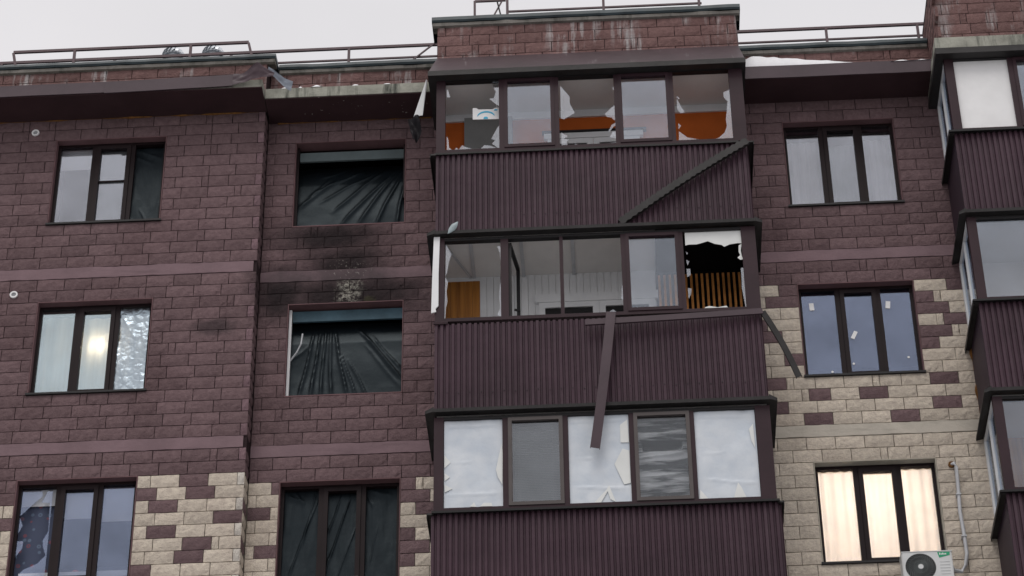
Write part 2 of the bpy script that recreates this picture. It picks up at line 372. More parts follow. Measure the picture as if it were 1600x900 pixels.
def course(Y,z,x0,x1,offs,openings,mat_of,parent,r,sm=False):
    segs=[(x0,x1)]
    for a,c,z0,z1 in openings:
        if z0-.01<z+CH/2<z1+.01:
            segs=[q for s in segs for q in (((s[0],min(s[1],a)),(max(s[0],c),s[1])) if s[0]<c and s[1]>a else (s,)) if q[1]-q[0]>.03]
    for s0,s1 in segs:
        xs=[s0]; k=math.floor((s0-offs)/.4)+1
        while offs+k*.4<s1-.001:
            xs.append(offs+k*.4); k+=1
        xs.append(s1)
        out=[xs[0]]
        for x in xs[1:-1]:
            if x-out[-1]<.075 or s1-x<.075: continue
            out.append(x)
            if r.random()<.05: out.append(x+.1)
        out.append(s1); out=sorted(set(out))
        out=[x for i,x in enumerate(out) if i in(0,len(out)-1) or (x-out[i-1]>.07 and s1-x>.07)]
        for p,q in zip(out,out[1:]):
            wd=q-p-JT; cx=(p+q)/2
            if wd<.03: continue
            BLOCKS.append((cx,Y,z+.0055,geo(wd,r.randrange(6 if wd>.3 else 2),sm),mat_of(p,q,z),'x',parent))
def px_list(Y,ox,oy,s,pts): return pts
# brown blocks among the cream ones (x, z of a point inside each)
BR_R=[(2.65,22.87),(2.55,22.68),(2.25,22.29),(2.37,22.08),(2.65,21.70),(2.41,21.29),(2.96,21.09),(3.76,21.09),(2.39,20.88),(2.96,20.68),(4.16,20.70),(4.82,21.31),(4.79,20.90),(4.63,22.70),(4.52,22.51),(4.97,22.30),(4.81,22.10),(4.61,21.89),(5.08,22.89)]
BR_L=[(-5.81,19.91),(-6.39,19.72),(-5.69,19.72),(-6.22,19.52),(-5.29,19.31),(-6.21,19.11),(-5.69,18.91),(-5.82,18.70),(-6.39,18.51),(-8.27,19.35)]
BR_C=[(-4.71,19.88),(-4.92,19.48),(-4.72,19.49),(-4.72,19.07),(-4.88,18.87),(-2.74,19.87),(-2.85,19.69),(-2.73,19.68),(-2.50,19.50),(-2.75,19.08),(-2.63,18.88),(-2.74,18.68)]
def has(lst,p,q,z): return any(p<x<q and z<h<z+CH for x,h in lst)
def mat_L(p,q,z):
    if q>XL1-.001 and q-p<.13: return 'brown_s' if z>19.95 else 'cream_s'
    if z>19.95: return 'brown'
    if (p+q)/2<-8.21:
        if z>19.55: return 'brown'
        return 'brown' if has(BR_L,p,q,z) else 'cream'
    return 'brown' if has(BR_L,p,q,z) else 'cream'
def mat_C(p,q,z):
    if z>19.95: return 'brown'
    return 'brown' if has(BR_C,p,q,z) else 'cream'
def mat_R(p,q,z):
    if z>22.95: return 'brown'
    return 'brown' if has(BR_R,p,q,z) else 'cream'
def openings(col): return [(WINS[col][0],WINS[col][1])+zwin(n) for n in range(3)]
bands=(23.4,20.4,17.4)
z=17.6-.2*6; row=0
while z<26.39:
    zz=round(z,3)
    if not any(abs(zz-b)<.05 for b in bands):
        r=random.Random(row*31+5); o=(0,.2)[row%2]
        course(YL,zz,-10.4,XL1,XL1-(.1 if row%2 else .4)+0.0,openings('L'),mat_L,W_L,r)
        course(YC,zz,XL1+.012,-2.3,-4.92+o,openings('C'),mat_C,W_C,r)
        course(YC,zz,2.05,5.12,2.42+o+.06,openings('R'),mat_R,W_R,r)
        # return face of the left wing, turned 90 degrees
        BLOCKS.append((XL1,-.15,zz+.0055,geo(.3-JT,row%2),'brown' if zz>19.95 else ('cream' if row%3 else 'brown'),'y',W_L))
    z+=CH; row+=1
# parapets and roof turrets
PAR=[('L',-.3,-13,-5.06),('C',0,-5.06,-2.4),('R',0,2.1,5.1)]
PW=MB()
for k,Y,a,c in PAR: PW.box(a,c,Y+.018,Y+.35,26.55,27.36)
P_WALL=PW.build('parapet_wall',M['mort_b'],BLD)
TW=MB().box(-2.4,2.13,-.838,.35,26.55,27.48).build('turret_wall',M['mort_b'],BLD)
TW2=MB().box(5.09,13,-.838,.35,26.3,27.95).build('turret_wall',M['mort_b'],BLD)
for i in range(4):
    r=random.Random(900+i); zz=26.6+i*.2; o=(0,.2)[i%2]
    if i<4:
        course(-.3,zz-.04,-10.2,-5.06,-5.06-.3+o,[],lambda p,q,z:'par',P_WALL,r)
        course(0,zz-.04,-5.05,-2.4,-5.0+o,[],lambda p,q,z:'par',P_WALL,r)
        course(0,zz-.04,2.1,5.1,2.2+o,[],lambda p,q,z:'par',P_WALL,r)
for i in range(7):
    r=random.Random(950+i); zz=26.5+i*.2; o=(0.13,.39)[i%2]
    if i<5: course(-.85,zz-.03,-2.4,2.13,-2.4+o,[],lambda p,q,z:'par',TW,r)
    course(-.85,zz-.03,5.09,9.6,5.09+o,[],lambda p,q,z:'par',TW2,r)
    for k in range(3):
        BLOCKS.append((5.09,-.85+.2+.4*k-(.2 if i%2 else 0),zz-.03,geo(.39 if (k or not i%2) else .39,k),'par','ym',TW2))
def area(b):
    px,py,t=in_photo(b[0],b[1],b[2]+.1); w0=b[3][0]
    if not(-10<px<1610 and -5<py<905): return 0
    if abs(b[0])<2.3 and b[1]>-.5: return 0
    return (w0 if b[5]=='x' else .02)/t**2
order=sorted(range(len(BLOCKS)),key=lambda i:-area(BLOCKS[i]))
STF=MB(); sm_i={'brown':0,'cream':1,'par':2,'brown_s':3,'cream_s':4}
n_obj=0
for rank,i in enumerate(order):
    x,y,zc,key,mat,ax,par=BLOCKS[i]
    if rank<300 and area(BLOCKS[i])>0:
        o=bpy.data.objects.new('brick',block_mesh(key,mat)); place(o,(x,y,zc),par); n_obj+=1
    else:
        vs,fs=GEO[key]; STF.mi=sm_i[mat]
        if ax=='x': STF.add([(x+a,y+b,zc+c) for a,b,c in vs],fs)
        elif ax=='y': STF.add([(x-b,y+a,zc+c) for a,b,c in vs],fs)
        else: STF.add([(x+b,y-a,zc+c) for a,b,c in vs],fs)
tag(STF.build('brickwork',[M['brown'],M['cream'],M['par'],M['brown_s'],M['cream_s']],BLD),kind='stuff')

# ------------------------------------------------------------------ eaves, copings, roof
def coping(name,Y,x0,x1,z,over=.08,h=.13,mat='coping',und='conc_d',seed=1,ends=(.0,.0)):
    n=max(8,int((x1-x0)/.1)); b=MB(); vs=[];fs=[]
    for i in range(n+1):
        x=x0+(x1-x0)*i/n; s=noise.noise((x*1.3,seed,0))*.014+noise.noise((x*6,seed,4))*.006; q=noise.noise((x*2.2,seed,9))*.012
        vs+=[(x,Y-over+.02+q,z+s),(x,Y-over+q,z+.03+s),(x,Y-over+.01+q,z+h+s*.5),(x,Y+.1,z+h+.02),(x,Y+.42,z+h+.02),(x,Y+.42,z)]
    for i in range(n):
        for k in range(5): fs.append((i*6+k,(i+1)*6+k,(i+1)*6+k+1,i*6+k+1))
    fs+=[(0,1,2,3,4,5),tuple(n*6+k for k in (5,4,3,2,1,0))]
    o=b.add(vs,fs).build(name,M[mat],BLD,smooth=False)
    b=MB(); vs=[];fs=[]
    for i in range(n+1):
        x=x0+.01+(x1-x0-.02)*i/n; s=noise.noise((x*3.3,seed+3,0))*.012+noise.noise((x*13,seed,4))*.008
        vs+=[(x,Y+.0,z-.07+s*.7),(x,Y-over+.035+s,z-.06+s),(x,Y-over+.03+s,z-.005),(x,Y+.2,z-.004)]
    for i in range(n):
        for k in range(3): fs.append((i*4+k,(i+1)*4+k,(i+1)*4+k+1,i*4+k+1))
    fs+=[(0,1,2,3),tuple(n*4+k for k in (3,2,1,0))]
    b.add(vs,fs).build('coping_bed',M[und],BLD)
    return o
coping('coping',-.3,-13,-4.93,27.405,h=.08,seed=1)
coping('coping',0,-4.92,-2.42,27.42,h=.09,seed=2)
coping('coping',0,2.15,5.08,27.405,h=.09,seed=3)
coping('coping',-.85,-2.48,2.2,27.5,h=.1,seed=4)
coping('coping',-.85,5.0,13,27.97,h=.1,seed=5)
MB().box(-13,13,.36,14,26.9,27.0).build('roof',M['coping'],BLD)
MB().box(-13,13,2.9,14,0,26.9).build('core_wall',M['roomd'],BLD)
# slabs and soffits
MB().box(-13,-5.03,-.86,-.3+.02,26.405,26.56).build('eaves_slab',M['conc'],BLD)
MB().box(-5.02,-2.42,-.6,.02,26.405,26.585).build('eaves_slab',M['conc'],BLD)
MB().box(2.14,5.08,-.56,.02,26.405,26.56).build('eaves_slab',M['conc'],BLD)
for a,c,y0,y1 in ((-13,-5.03,-.88,-.29),(-5.02,-2.42,-.585,.012),(2.14,5.08,-.58,.012)):
    b=MB(); b.box(a,c,y0,y1,26.388,26.404)
    b.build('soffit',M['soffit'],BLD)
# brown fascia lengths on the left wing and over the right bay
def fascia(x0,x1,y,z0,z1,dz0=0,dz1=0):
    b=MB(); n=10; vs=[];fs=[]
    for i in range(n+1):
        t=i/n; x=x0+(x1-x0)*t; d=dz0+(dz1-dz0)*t+.006*noise.noise((x*1.4,y,2)); q=.008*noise.noise((x*1.1,3,y))
        vs+=[(x,y+.03,z0+d+.005),(x,y+q,z0+d),(x,y+q-.004,z1+d),(x,y+.10,z1+d+.025)]
    for i in range(n):
        for k in range(3): fs.append((i*4+k,(i+1)*4+k,(i+1)*4+k+1,i*4+k+1))
    return b.add(vs,fs).build('fascia',M['fascia'],BLD)
fascia(-13,-7.40,-.90,26.385,26.59,.0,.02); fascia(-7.41,-5.47,-.912,26.385,26.60,.0,.035)
fascia(2.15,5.06,-.60,26.385,26.615)
# foam squeezed out where the soffit meets the blocks
def foam(path,r,name='foam_bead'):
    pts=[];rs=[]; rr=random.Random(3)
    for p,q in zip(path,path[1:]):
        L=(Vector(q)-Vector(p)).length; n=max(2,int(L/.05))
        for i in range(n):
            pts.append(Vector(p).lerp(Vector(q),i/n)); rs.append(max(.002,r*(noise.noise((pts[-1].x*4,pts[-1].z*4,1))+.35)*1.3))
    return MB().tube(pts,rs,6).build(name,M['foam'],BLD)
foam([(-9.6,-.305,26.385),(-5.1,-.305,26.385)],.02); foam([(-4.9,-.005,26.385),(-2.5,-.005,26.385)],.02)
foam([(5.13,-.03,22.0),(5.12,-.03,21.2),(5.13,-.03,20.5)],.05)

# ------------------------------------------------------------------ windows
def bars(b,x0,x1,z0,z1,y0,y1,w):
    b.box(x0,x1,y0,y1,z0,z0+w); b.box(x0,x1,y0,y1,z1-w,z1); b.box(x0,x0+w,y0,y1,z0+w,z1-w); b.box(x1-w,x1,y0,y1,z0+w,z1-w)
def window(col,n,Y,label,gl='glass',panes=(1,1,1),room='room',shards=None,transom=False,depth=2.4):
    a,c=WINS[col]; z0,z1=zwin(n); a+=.012;c-=.012;z1-=.012
    W=empty('window',((a+c)/2,Y+.12,z0),BLD); W['label']=label
    y0=Y+.115; y1=Y+.185; wd=c-a
    X=[a+.05,a+.525,a+.595,a+1.115,a+1.18,c-.045]
    b=MB(); bars(b,a,c,z0+.02,z1,y0,y1,.045)
    b.box(X[1],X[2],y0+.002,y1,z0+.065,z1-.045); b.box(X[3],X[4],y0+.002,y1,z0+.065,z1-.045)
    b.build('frame',M['frame'],W)
    s=MB(); bars(s,X[2]+.001,X[3]-.001,z0+.066,z1-.046,y0-.018,y1-.01,.062); s.build('sash',M['frame'],W)
    if transom: MB().box(X[2]+.05,X[3]-.05,y0+.004,y0+.03,(z0+z1)/2+.07,(z0+z1)/2+.09).build('transom_bar',M['frame'],W)
    MB().box(a-.03,c+.03,Y-.035,y0+.02,z0-.012,z0+.019).build('sill',M['black'],W)
    y=Y+.145
    rects=[(X[0]-.006,X[1],z0+.06,z1-.04),(X[2]+.06,X[3]-.06,z0+.125,z1-.105),(X[4],X[5]+.006,z0+.06,z1-.04)]
    for k,(p,q,u0,u1) in enumerate(rects):
        if not panes[k]: continue
        if k==0 and shards:
            for sh in shards: MB().prism([(min(max(px,p),q),max(pz,u0)) for px,pz in sh],y,y+.005).build('glass_shard',M[gl],W)
        else: MB().box(p,q,y,y+.006,u0,u1).build('pane',M[gl],W)
    r=MB(); ry=Y+.34 if col!='L' else Y+.64
    r.add([(a-.5,ry,z0-.6),(c+.5,ry,z0-.6),(c+.5,ry+depth,z0-.6),(a-.5,ry+depth,z0-.6),(a-.5,ry,z1+.33),(c+.5,ry,z1+.33),(c+.5,ry+depth,z1+.33),(a-.5,ry+depth,z1+.33)],
          [(0,1,2,3),(7,6,5,4),(3,2,6,7),(0,3,7,4),(1,5,6,2)])
    r.build('room_interior',M[room],BLD)
    return W,X,z0,z1
def sheet(name,x0,x1,z0,z1,y,mat,label,cat,group=None,amp=.012,freq=30,nu=60,nv=4,tilt=0,bottom=None):
    b=MB(); b.grid(lambda u,v:(x0+(x1-x0)*u,y+tilt*(1-v)+amp*math.sin(freq*(x0+(x1-x0)*u)+1.3*math.sin(5*u+v))+.4*amp*noise.noise((u*9,v*2,x0)),
        z0+(z1-z0)*v+((bottom(u) if bottom else 0)*(1-v))),nu,nv)
    return tag(b.build(name,M[mat],smooth=True),label,cat,group)
def folds(lines):
    def f(u,v):
        d=0
        for (u0,v0,u1,v1,w,a) in lines:
            dx,dz=u1-u0,v1-v0; L=math.hypot(dx,dz); t=((u-u0)*dx+(v-v0)*dz)/L/L
            s=((u-u0)*dz-(v-v0)*dx)/L; s+=.004*math.sin(7*t+u0*20)
            env=max(0,min(1,t*5+.2))*max(0,min(1,(1.02-t)*6)); ww=w*(.45+.75*max(0,min(1,t)))
            d+=.75*a*env*math.exp(-abs(s)/ww/.48)
        return d
    return f
def poly_sheet(x0,x1,z0,z1,y,tilt,lines,label,group='black plastic sheets over blown-out windows',nu=90,nv=70,name='plastic_sheet',mat='plastic',edge=0):
    f=folds(lines)
    def p(u,v):
        s=noise.noise((u*3+x0,v*3,z0))*.012+noise.noise((u*9+x0,v*8,z0))*.003
        return (x0+(x1-x0)*u,y+tilt(v)-f(u,v)+s,z0+(z1-z0)*v+edge*noise.noise((u*5,x0,2))*v)
    b=MB(); b.grid(p,nu,nv)
    return tag(b.build(name,M[mat],smooth=True),label,'plastic sheet',group)
SH=json.loads('''{"b1p1":[[[-1.56,26.096],[-1.441,26.096],[-1.446,25.621],[-1.515,25.679],[-1.602,25.777],[-1.535,25.789],[-1.505,25.907],[-1.538,25.985]],[[-1.445,25.309],[-1.446,24.814],[-1.497,24.855],[-1.567,24.932],[-1.521,24.993],[-1.578,25.018],[-1.519,25.153]],[[-2.225,24.813],[-2.229,25.106],[-2.204,25.041],[-2.192,24.892],[-2.147,24.837]],[[-2.134,24.813],[-2.085,24.886],[-2.051,24.842],[-2.002,24.924],[-1.952,24.89],[-1.869,24.853],[-1.753,24.816],[-1.679,24.911],[-1.579,24.891],[-1.497,24.844],[-1.449,24.785]],[[-2.229,26.012],[-2.207,25.967],[-2.178,25.839],[-2.229,25.838]]],"b1p3":[[[-0.551,25.966],[-0.418,25.754],[-0.418,25.622],[-0.35,25.44],[-0.514,25.328],[-0.556,25.347]],[[0.255,25.585],[0.092,25.402],[0.118,25.34],[0.18,25.327],[0.252,25.242]],[[0.255,25.242],[0.183,25.186],[0.125,25.059],[0.156,25.068],[0.205,25.145],[0.256,25.192]],[[0.252,25.063],[0.195,25.066],[0.144,24.959],[0.198,24.946],[0.256,24.923]],[[-0.556,24.828],[-0.558,25.086],[-0.459,25.011],[-0.522,24.965],[-0.437,24.95],[-0.485,24.903],[-0.463,24.833]],[[-0.402,24.824],[-0.346,24.864],[-0.309,24.823]],[[-0.162,24.821],[0.149,24.85],[0.254,24.864],[0.256,24.818]],[[0.215,25.903],[0.258,25.9],[0.255,25.833],[0.221,25.851]]],"b1p5":[[[1.942,25.766],[1.837,25.71],[1.839,25.615],[1.889,25.535],[1.872,25.395],[1.845,25.196],[1.853,25.075],[1.815,24.958],[1.725,24.864],[1.615,24.826],[1.538,24.83],[1.416,24.851],[1.264,24.898],[1.153,25.014],[1.144,24.82],[1.935,24.823]],[[1.152,25.677],[1.195,25.634],[1.183,25.615],[1.154,25.653]],[[1.152,25.627],[1.187,25.533],[1.256,25.364],[1.193,25.352],[1.148,25.435]],[[1.15,25.164],[1.189,25.111],[1.151,25.054]]],"b2p1":[[[-2.232,23.137],[-2.154,22.964],[-2.191,22.818],[-2.213,22.651],[-2.235,22.589]],[[-1.449,23.076],[-1.507,23.069],[-1.471,22.95],[-1.463,22.823],[-1.452,22.76]],[[-1.449,22.529],[-1.476,22.364],[-1.486,22.199],[-1.47,22.013],[-1.513,21.893],[-1.452,21.818]],[[-2.238,22.568],[-2.2,22.483],[-2.22,22.318],[-2.206,22.152],[-2.228,22.03],[-2.235,21.866],[-2.249,21.867]]],"b2p3":[[[0.258,23.174],[0.238,23.008],[0.242,22.889],[0.228,22.772],[0.246,22.7]],[[0.246,22.372],[0.219,22.257],[0.225,22.163],[0.204,22.095],[0.245,22.047]],[[0.007,21.851],[0.093,21.904],[0.157,21.844]],[[-0.134,21.847],[-0.105,21.875],[-0.04,21.849]]],"b2p5w":[[[1.143,23.206],[1.928,23.198],[1.931,22.951],[1.876,22.957],[1.763,22.941],[1.686,22.904],[1.65,22.937],[1.554,22.961],[1.46,23.012],[1.361,22.98],[1.3,22.964],[1.195,22.966],[1.142,22.953]],[[1.93,22.942],[1.888,22.916],[1.881,22.805],[1.9,22.748],[1.86,22.704],[1.895,22.665],[1.937,22.672],[1.921,22.729],[1.912,22.822]],[[1.343,21.834],[1.36,21.88],[1.42,21.899],[1.536,21.872],[1.655,21.893],[1.682,21.856],[1.69,21.836]]],"b2p5":[[[1.953,22.533],[1.894,22.527],[1.893,22.399],[1.887,22.18],[1.917,21.85],[1.983,21.85],[1.975,22.176]],[[1.141,22.703],[1.185,22.673],[1.154,22.601]],[[1.139,22.546],[1.191,22.544],[1.19,22.434],[1.14,22.409]],[[1.139,22.217],[1.193,22.205],[1.182,22.124],[1.147,22.035],[1.141,22.053]],[[1.144,22.842],[1.173,22.822],[1.156,22.785]]],"b3p3w":[[[0.139,19.635],[0.023,19.398],[0.14,19.079],[0.227,19.097],[0.228,19.599]],[[0.219,20.09],[0.117,20.008],[0.116,19.731],[0.229,19.726]],[[-0.263,18.814],[-0.097,19.007],[-0.059,19.078],[0.021,18.82],[-0.049,18.86],[-0.08,18.985],[-0.175,18.808]]],"b3p5w":[[[1.638,19.046],[1.571,18.815],[1.735,18.815],[1.678,18.972]],[[1.136,18.954],[1.235,18.816],[1.123,18.806]],[[1.834,19.867],[1.893,19.95],[1.898,19.568],[1.857,19.675]]],"b3p1w":[[[-2.24,19.632],[-2.154,19.518],[-2.239,19.432]],[[-2.238,19.353],[-2.165,19.29],[-2.233,19.233]],[[-2.238,19.174],[-2.131,19.111],[-2.232,19.056]],[[-1.471,19.799],[-1.552,19.382],[-1.527,19.262],[-1.469,19.141],[-1.459,19.618]],[[-1.902,18.826],[-1.843,18.892],[-1.817,18.819]],[[-1.767,18.824],[-1.716,18.877],[-1.615,18.873],[-1.601,18.821]]],"l3":[[[-8.191,19.972],[-7.878,19.958],[-7.864,19.821],[-8.173,19.508],[-8.095,19.361],[-8.175,19.221],[-8.157,19.122],[-8.063,19.119],[-8.067,19.003],[-8.17,18.866],[-8.151,18.76],[-8.173,18.673],[-8.169,18.481],[-8.2,18.482]],[[-7.728,19.97],[-7.775,19.967],[-7.825,19.819],[-7.863,19.721],[-7.751,19.707],[-7.732,19.256],[-7.791,19.134],[-7.788,19.027],[-7.736,18.884],[-7.833,18.764],[-8.025,18.667],[-8.079,18.582],[-8.099,18.478],[-7.719,18.462]]]}''')
# ---- left column
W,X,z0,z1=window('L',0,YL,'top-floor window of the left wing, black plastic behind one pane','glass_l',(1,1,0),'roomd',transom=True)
sheet('roller_blind',X[0]-.02,X[1]+.02,z1-.42,z1-.0,YL+.20,'blind','short white blind in the top-floor window beside a round vent','blind',amp=.003,freq=9)
sheet('roller_blind',X[2],X[3],z0+.1,z1-.02,YL+.20,'blind_g','grey-green blind in the middle pane beside black plastic, top floor','blind',amp=.003,freq=9)
poly_sheet(X[4]-.03,X[5]+.03,z0+.03,z1-.06,YL+.165,lambda v:.03*v,[(.0,.12,.3,.0,.02,.02),(.3,.22,.62,.02,.025,.025),(.1,.98,.9,.85,.03,.012),(.0,.9,.7,.78,.03,.01),(.9,.3,.97,.02,.03,.02)],'black plastic sheet in one pane of the top-floor window by a round vent',nu=50,nv=60)
W,X,z0,z1=window('L',1,YL,'bright window with a glowing lamp and crinkled film in one pane','glass_m',(1,1,0),'room')
sheet('curtain',X[0]-.05,X[1]+.03,z0-.1,z1+.1,YL+.42,'tulle','white curtain behind the first pane of the window with the lit lamp','curtain',amp=.006,freq=40)
sheet('curtain',X[2]-.1,X[3]+.0,z0-.1,z1+.1,YL+.46,'tulle','white curtain drawn aside behind the pane with the lit lamp','curtain',amp=.01,freq=40)
sheet('curtain',X[4]-.05,X[5]+.1,z0-.1,z1+.1,YL+.44,'tulle','white curtain behind the crinkled clear film','curtain',amp=.006,freq=40)
m=NT('crinkled_clear_film'); _g=m.n("ShaderNodeBsdfGlossy",Color=(.66,.78,.88,1),Roughness=.24); _t=m.n("ShaderNodeBsdfTransparent",Color=(.8,.85,.9,1))
_v=m.n("ShaderNodeTexVoronoi",feature='DISTANCE_TO_EDGE',Scale=9); m.l(m.pos(),_v.inputs['Vector'])
_b=m.bump(m.math('ADD',m.math('MULTIPLY',_v.outputs['Distance'],1.2),m.noise(5,4,.6)),.22,.04); m.l(_b,_g.inputs['Normal'])
_x=m.n("ShaderNodeMixShader"); _x.inputs[0].default_value=.45; m.l(_t.outputs[0],_x.inputs[1]); m.l(_g.outputs[0],_x.inputs[2]); m.l(_x.outputs[0],m.out.inputs['Surface']); M['film']=m.m
poly_sheet(X[4]-.02,X[5]+.03,z0+.03,z1-.03,YL+.15,lambda v:0,[(.0,.5,.4,.1,.05,.012),(.1,.9,.6,.6,.06,.012),(.7,.8,.95,.3,.05,.012)],'crinkled clear film stretched over the pane beside the lit lamp',None,50,60,'plastic_film','film')
# lit lamp inside
m=NT('lamp_glow'); _e=m.n("ShaderNodeEmission",Color=(1,.80,.52,1),Strength=85); m.l(_e.outputs[0],m.out.inputs['Surface']); M['glow']=m.m
m=NT('bright_lamp_glow'); _e=m.n('ShaderNodeEmission',Color=(1,.87,.76,1),Strength=170); m.l(_e.outputs[0],m.out.inputs['Surface']); M['lampshade']=m.m
def lamp(x,y,z,zc,r,label,power,shade='glow'):
    L=tag(empty('ceiling_lamp',(x,y,z)),label,'lamp')
    b=MB(); n=12
    b.grid(lambda u,v:(x+r*math.sin(math.pi*v)*math.cos(2*math.pi*u),y+r*math.sin(math.pi*v)*math.sin(2*math.pi*u),z+r*.8*math.cos(math.pi*v)),16,10)
    b.build('globe',M[shade],L,smooth=True); MB().tube([(x,y,z+r*.7),(x,y,zc)],.008,6).build('rod',M['white'],L)
    if power:
        d=bpy.data.lights.new('lamp_light','POINT'); d.energy=power; d.color=(1,.86,.70); d.shadow_soft_size=.02
        o=bpy.data.objects.new('lamp_light',d); COL.objects.link(o); o.parent=L; o.location=(0,0,0)
lamp(-7.36,.33,22.54,23.3,.06,'small warm lamp glowing behind the middle pane of a bright window',0)
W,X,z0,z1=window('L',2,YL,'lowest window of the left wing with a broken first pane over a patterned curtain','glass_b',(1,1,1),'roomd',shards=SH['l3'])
m=NT('patterned_curtain'); _v=m.n("ShaderNodeTexVoronoi",Scale=9.0); m.l(m.pos(),_v.inputs['Vector'])
_c=m.mix(m.ramp(_v.outputs['Distance'],.25,.3,(1,1,1,1),(0,0,0,1)),(.075,.088,.135),m.mix(m.ramp(_v.outputs['Color'],.5,.52),(.13,.17,.24),(.20,.085,.11)))
_c=m.mix(m.ramp(_v.outputs['Distance'],.1,.14,(1,1,1,1),(0,0,0,1)),_c,(.09,.10,.15)); M['patt']=m.bsdf(_c,.9,None,.1)
sheet('curtain',X[0]-.08,X[1]+.02,z0-.05,z1-.28,YL+.24,'patt','dark blue patterned curtain seen through the broken pane','curtain',amp=.012,freq=24)
sheet('roller_blind',X[0]-.04,X[1]+.03,z1-.3,z1,YL+.20,'blind','pulled-up white blind above the dark blue patterned curtain','blind',amp=.002,freq=9)
sheet('roller_blind',X[2],X[3],z1-.52,z1,YL+.20,'blind','narrow white blind in the middle pane of the window with the broken pane','blind',amp=.002,freq=9)
sheet('roller_blind',X[4]-.02,X[5]+.03,z1-.58,z1,YL+.20,'blind','white blind pulled lowest beside the cream blocks of the left wing','blind',amp=.002,freq=9)
b=MB(); b.grid(lambda u,v:(-7.36+.06*math.sin(math.pi*v)*math.cos(2*math.pi*u),.1+.06*math.sin(math.pi*v)*math.sin(2*math.pi*u),18.72+.06*math.cos(math.pi*v)),16,10)  # small coral round shape low behind the middle pane
tag(b.build('coral_sphere',M['red'],smooth=True),'small coral sphere behind the middle pane of the lowest left window','ball')
MB().box(-8.1,-6.6,-.08,.33,18.36,18.655).build('inner_sill',M['white'],W)
# ---- column in the recess
for n,lab in ((0,'blown-out top-floor window opening filled with black plastic'),(1,'scorched blown-out window opening filled with black plastic')):
    a,c=WINS['C']; z0,z1=zwin(n)
    W=empty('window',((a+c)/2,.12,z0),BLD); W['label']=lab
    MB().box(a+.012,a+.05,.10,.16,z0+.02,z1-.03).build('frame_remnant',M['frame' if n==0 else 'white'],W)
    if n==0: MB().box(c-.045,c-.013,.10,.16,z0+.55,z1-.03).build('frame_remnant',M['frame'],W)
    zb=(25.72,25.885) if n==0 else (22.765,22.945)
    MB().box(a+.06,c-.02,.115,.15,zb[0],zb[1]).build('header_board',M['board0' if n==0 else 'board1'],W)
    MB().box(a+.013,c-.013,.0,.2,z0+.001,z0+.02).build('sill',M['reveal_b'],W)
    r=MB(); r.add([(a-.3,.34,z0-.3),(c+.3,.34,z0-.3),(c+.3,2.4,z0-.3),(a-.3,2.4,z0-.3),(a-.3,.34,z1+.2),(c+.3,.34,z1+.2),(c+.3,2.4,z1+.2),(a-.3,2.4,z1+.2)],[(0,1,2,3),(7,6,5,4),(3,2,6,7),(0,3,7,4),(1,5,6,2)])
    r.build('room_interior',M['dark'],BLD)
a,c=WINS['C']
rr=random.Random(12)
L1=[(.98,.98,.55,.02,.035,.05),(.92,.9,.4,.05,.03,.05),(.8,.9,.33,.25,.03,.04),(.7,.85,.2,.4,.025,.025),(.45,.85,.0,.32,.03,.03),(.3,.8,.02,.3,.03,.02),(.6,.92,.1,.5,.03,.03),(.96,.8,.72,.0,.03,.045),(1,.7,.92,.02,.03,.05),(.5,.97,.2,.8,.03,.02)]
poly_sheet(a+.03,c-.02,24.42,25.78,.14,lambda v:.02+.16*v*v*(1.2-.2*v)+.16*max(0,v-.68)**1*1.2,L1,'black plastic sheet sagging in the top-floor opening of the recess')
L2=[(.22,.95,.10,.02,.02,.05),(.27,.96,.2,.0,.018,.06),(.31,.97,.29,.0,.015,.06),(.35,.95,.38,.0,.02,.05),(.38,.95,.52,.02,.02,.06),(.45,.6,.6,.02,.015,.04),(.52,.5,.7,.02,.015,.04),(.58,.93,1.0,.22,.028,.07),(.72,.8,1.0,.32,.02,.04),(.2,.7,.0,.5,.02,.03),(.65,.7,1.0,.1,.03,.02)]
poly_sheet(a+.03,c-.02,21.43,22.82,.14,lambda v:.02+.05*v+.30*max(0,v-.72),L2,'black plastic sheet with fanned folds in the scorched opening')
MB().tube([(-4.56,.13,22.1),(-4.46,.06,22.2),(-4.40,.03,22.32),(-4.385,.04,22.5)],.012,6).build('pipe_stub',M['pipe'],W)
W,X,z0,z1=window('C',2,YC,'lowest recess window with black plastic behind all three panes','glass_t',(0,0,0),'dark')
for k,(p,q,ll) in enumerate(((X[0],X[1],[(.95,.9,.2,.1,.03,.03),(.9,1,.55,.4,.03,.03),(.3,.97,.6,.85,.04,.02),(.1,.95,.5,.88,.03,.02)]),(X[2]+.06,X[3]-.06,[(.8,.95,.05,.2,.04,.035),(.5,.95,.0,.5,.035,.03),(.95,.6,.3,.0,.03,.02),(.1,.3,.0,.1,.03,.03)]),(X[4],X[5],[(.1,.98,.9,.9,.04,.012),(.4,.6,.15,.2,.03,.015),(.0,.95,.25,.8,.03,.02)]))):
    poly_sheet(p-.01,q+.01,z0+.03,z1-.03,.165,lambda v:.02*v,ll,('black plastic behind the first pane of the lowest recess window','black plastic behind the middle pane of the lowest recess window','smoothest black plastic sheet, last pane of the lowest recess window')[k],nu=50,nv=70)
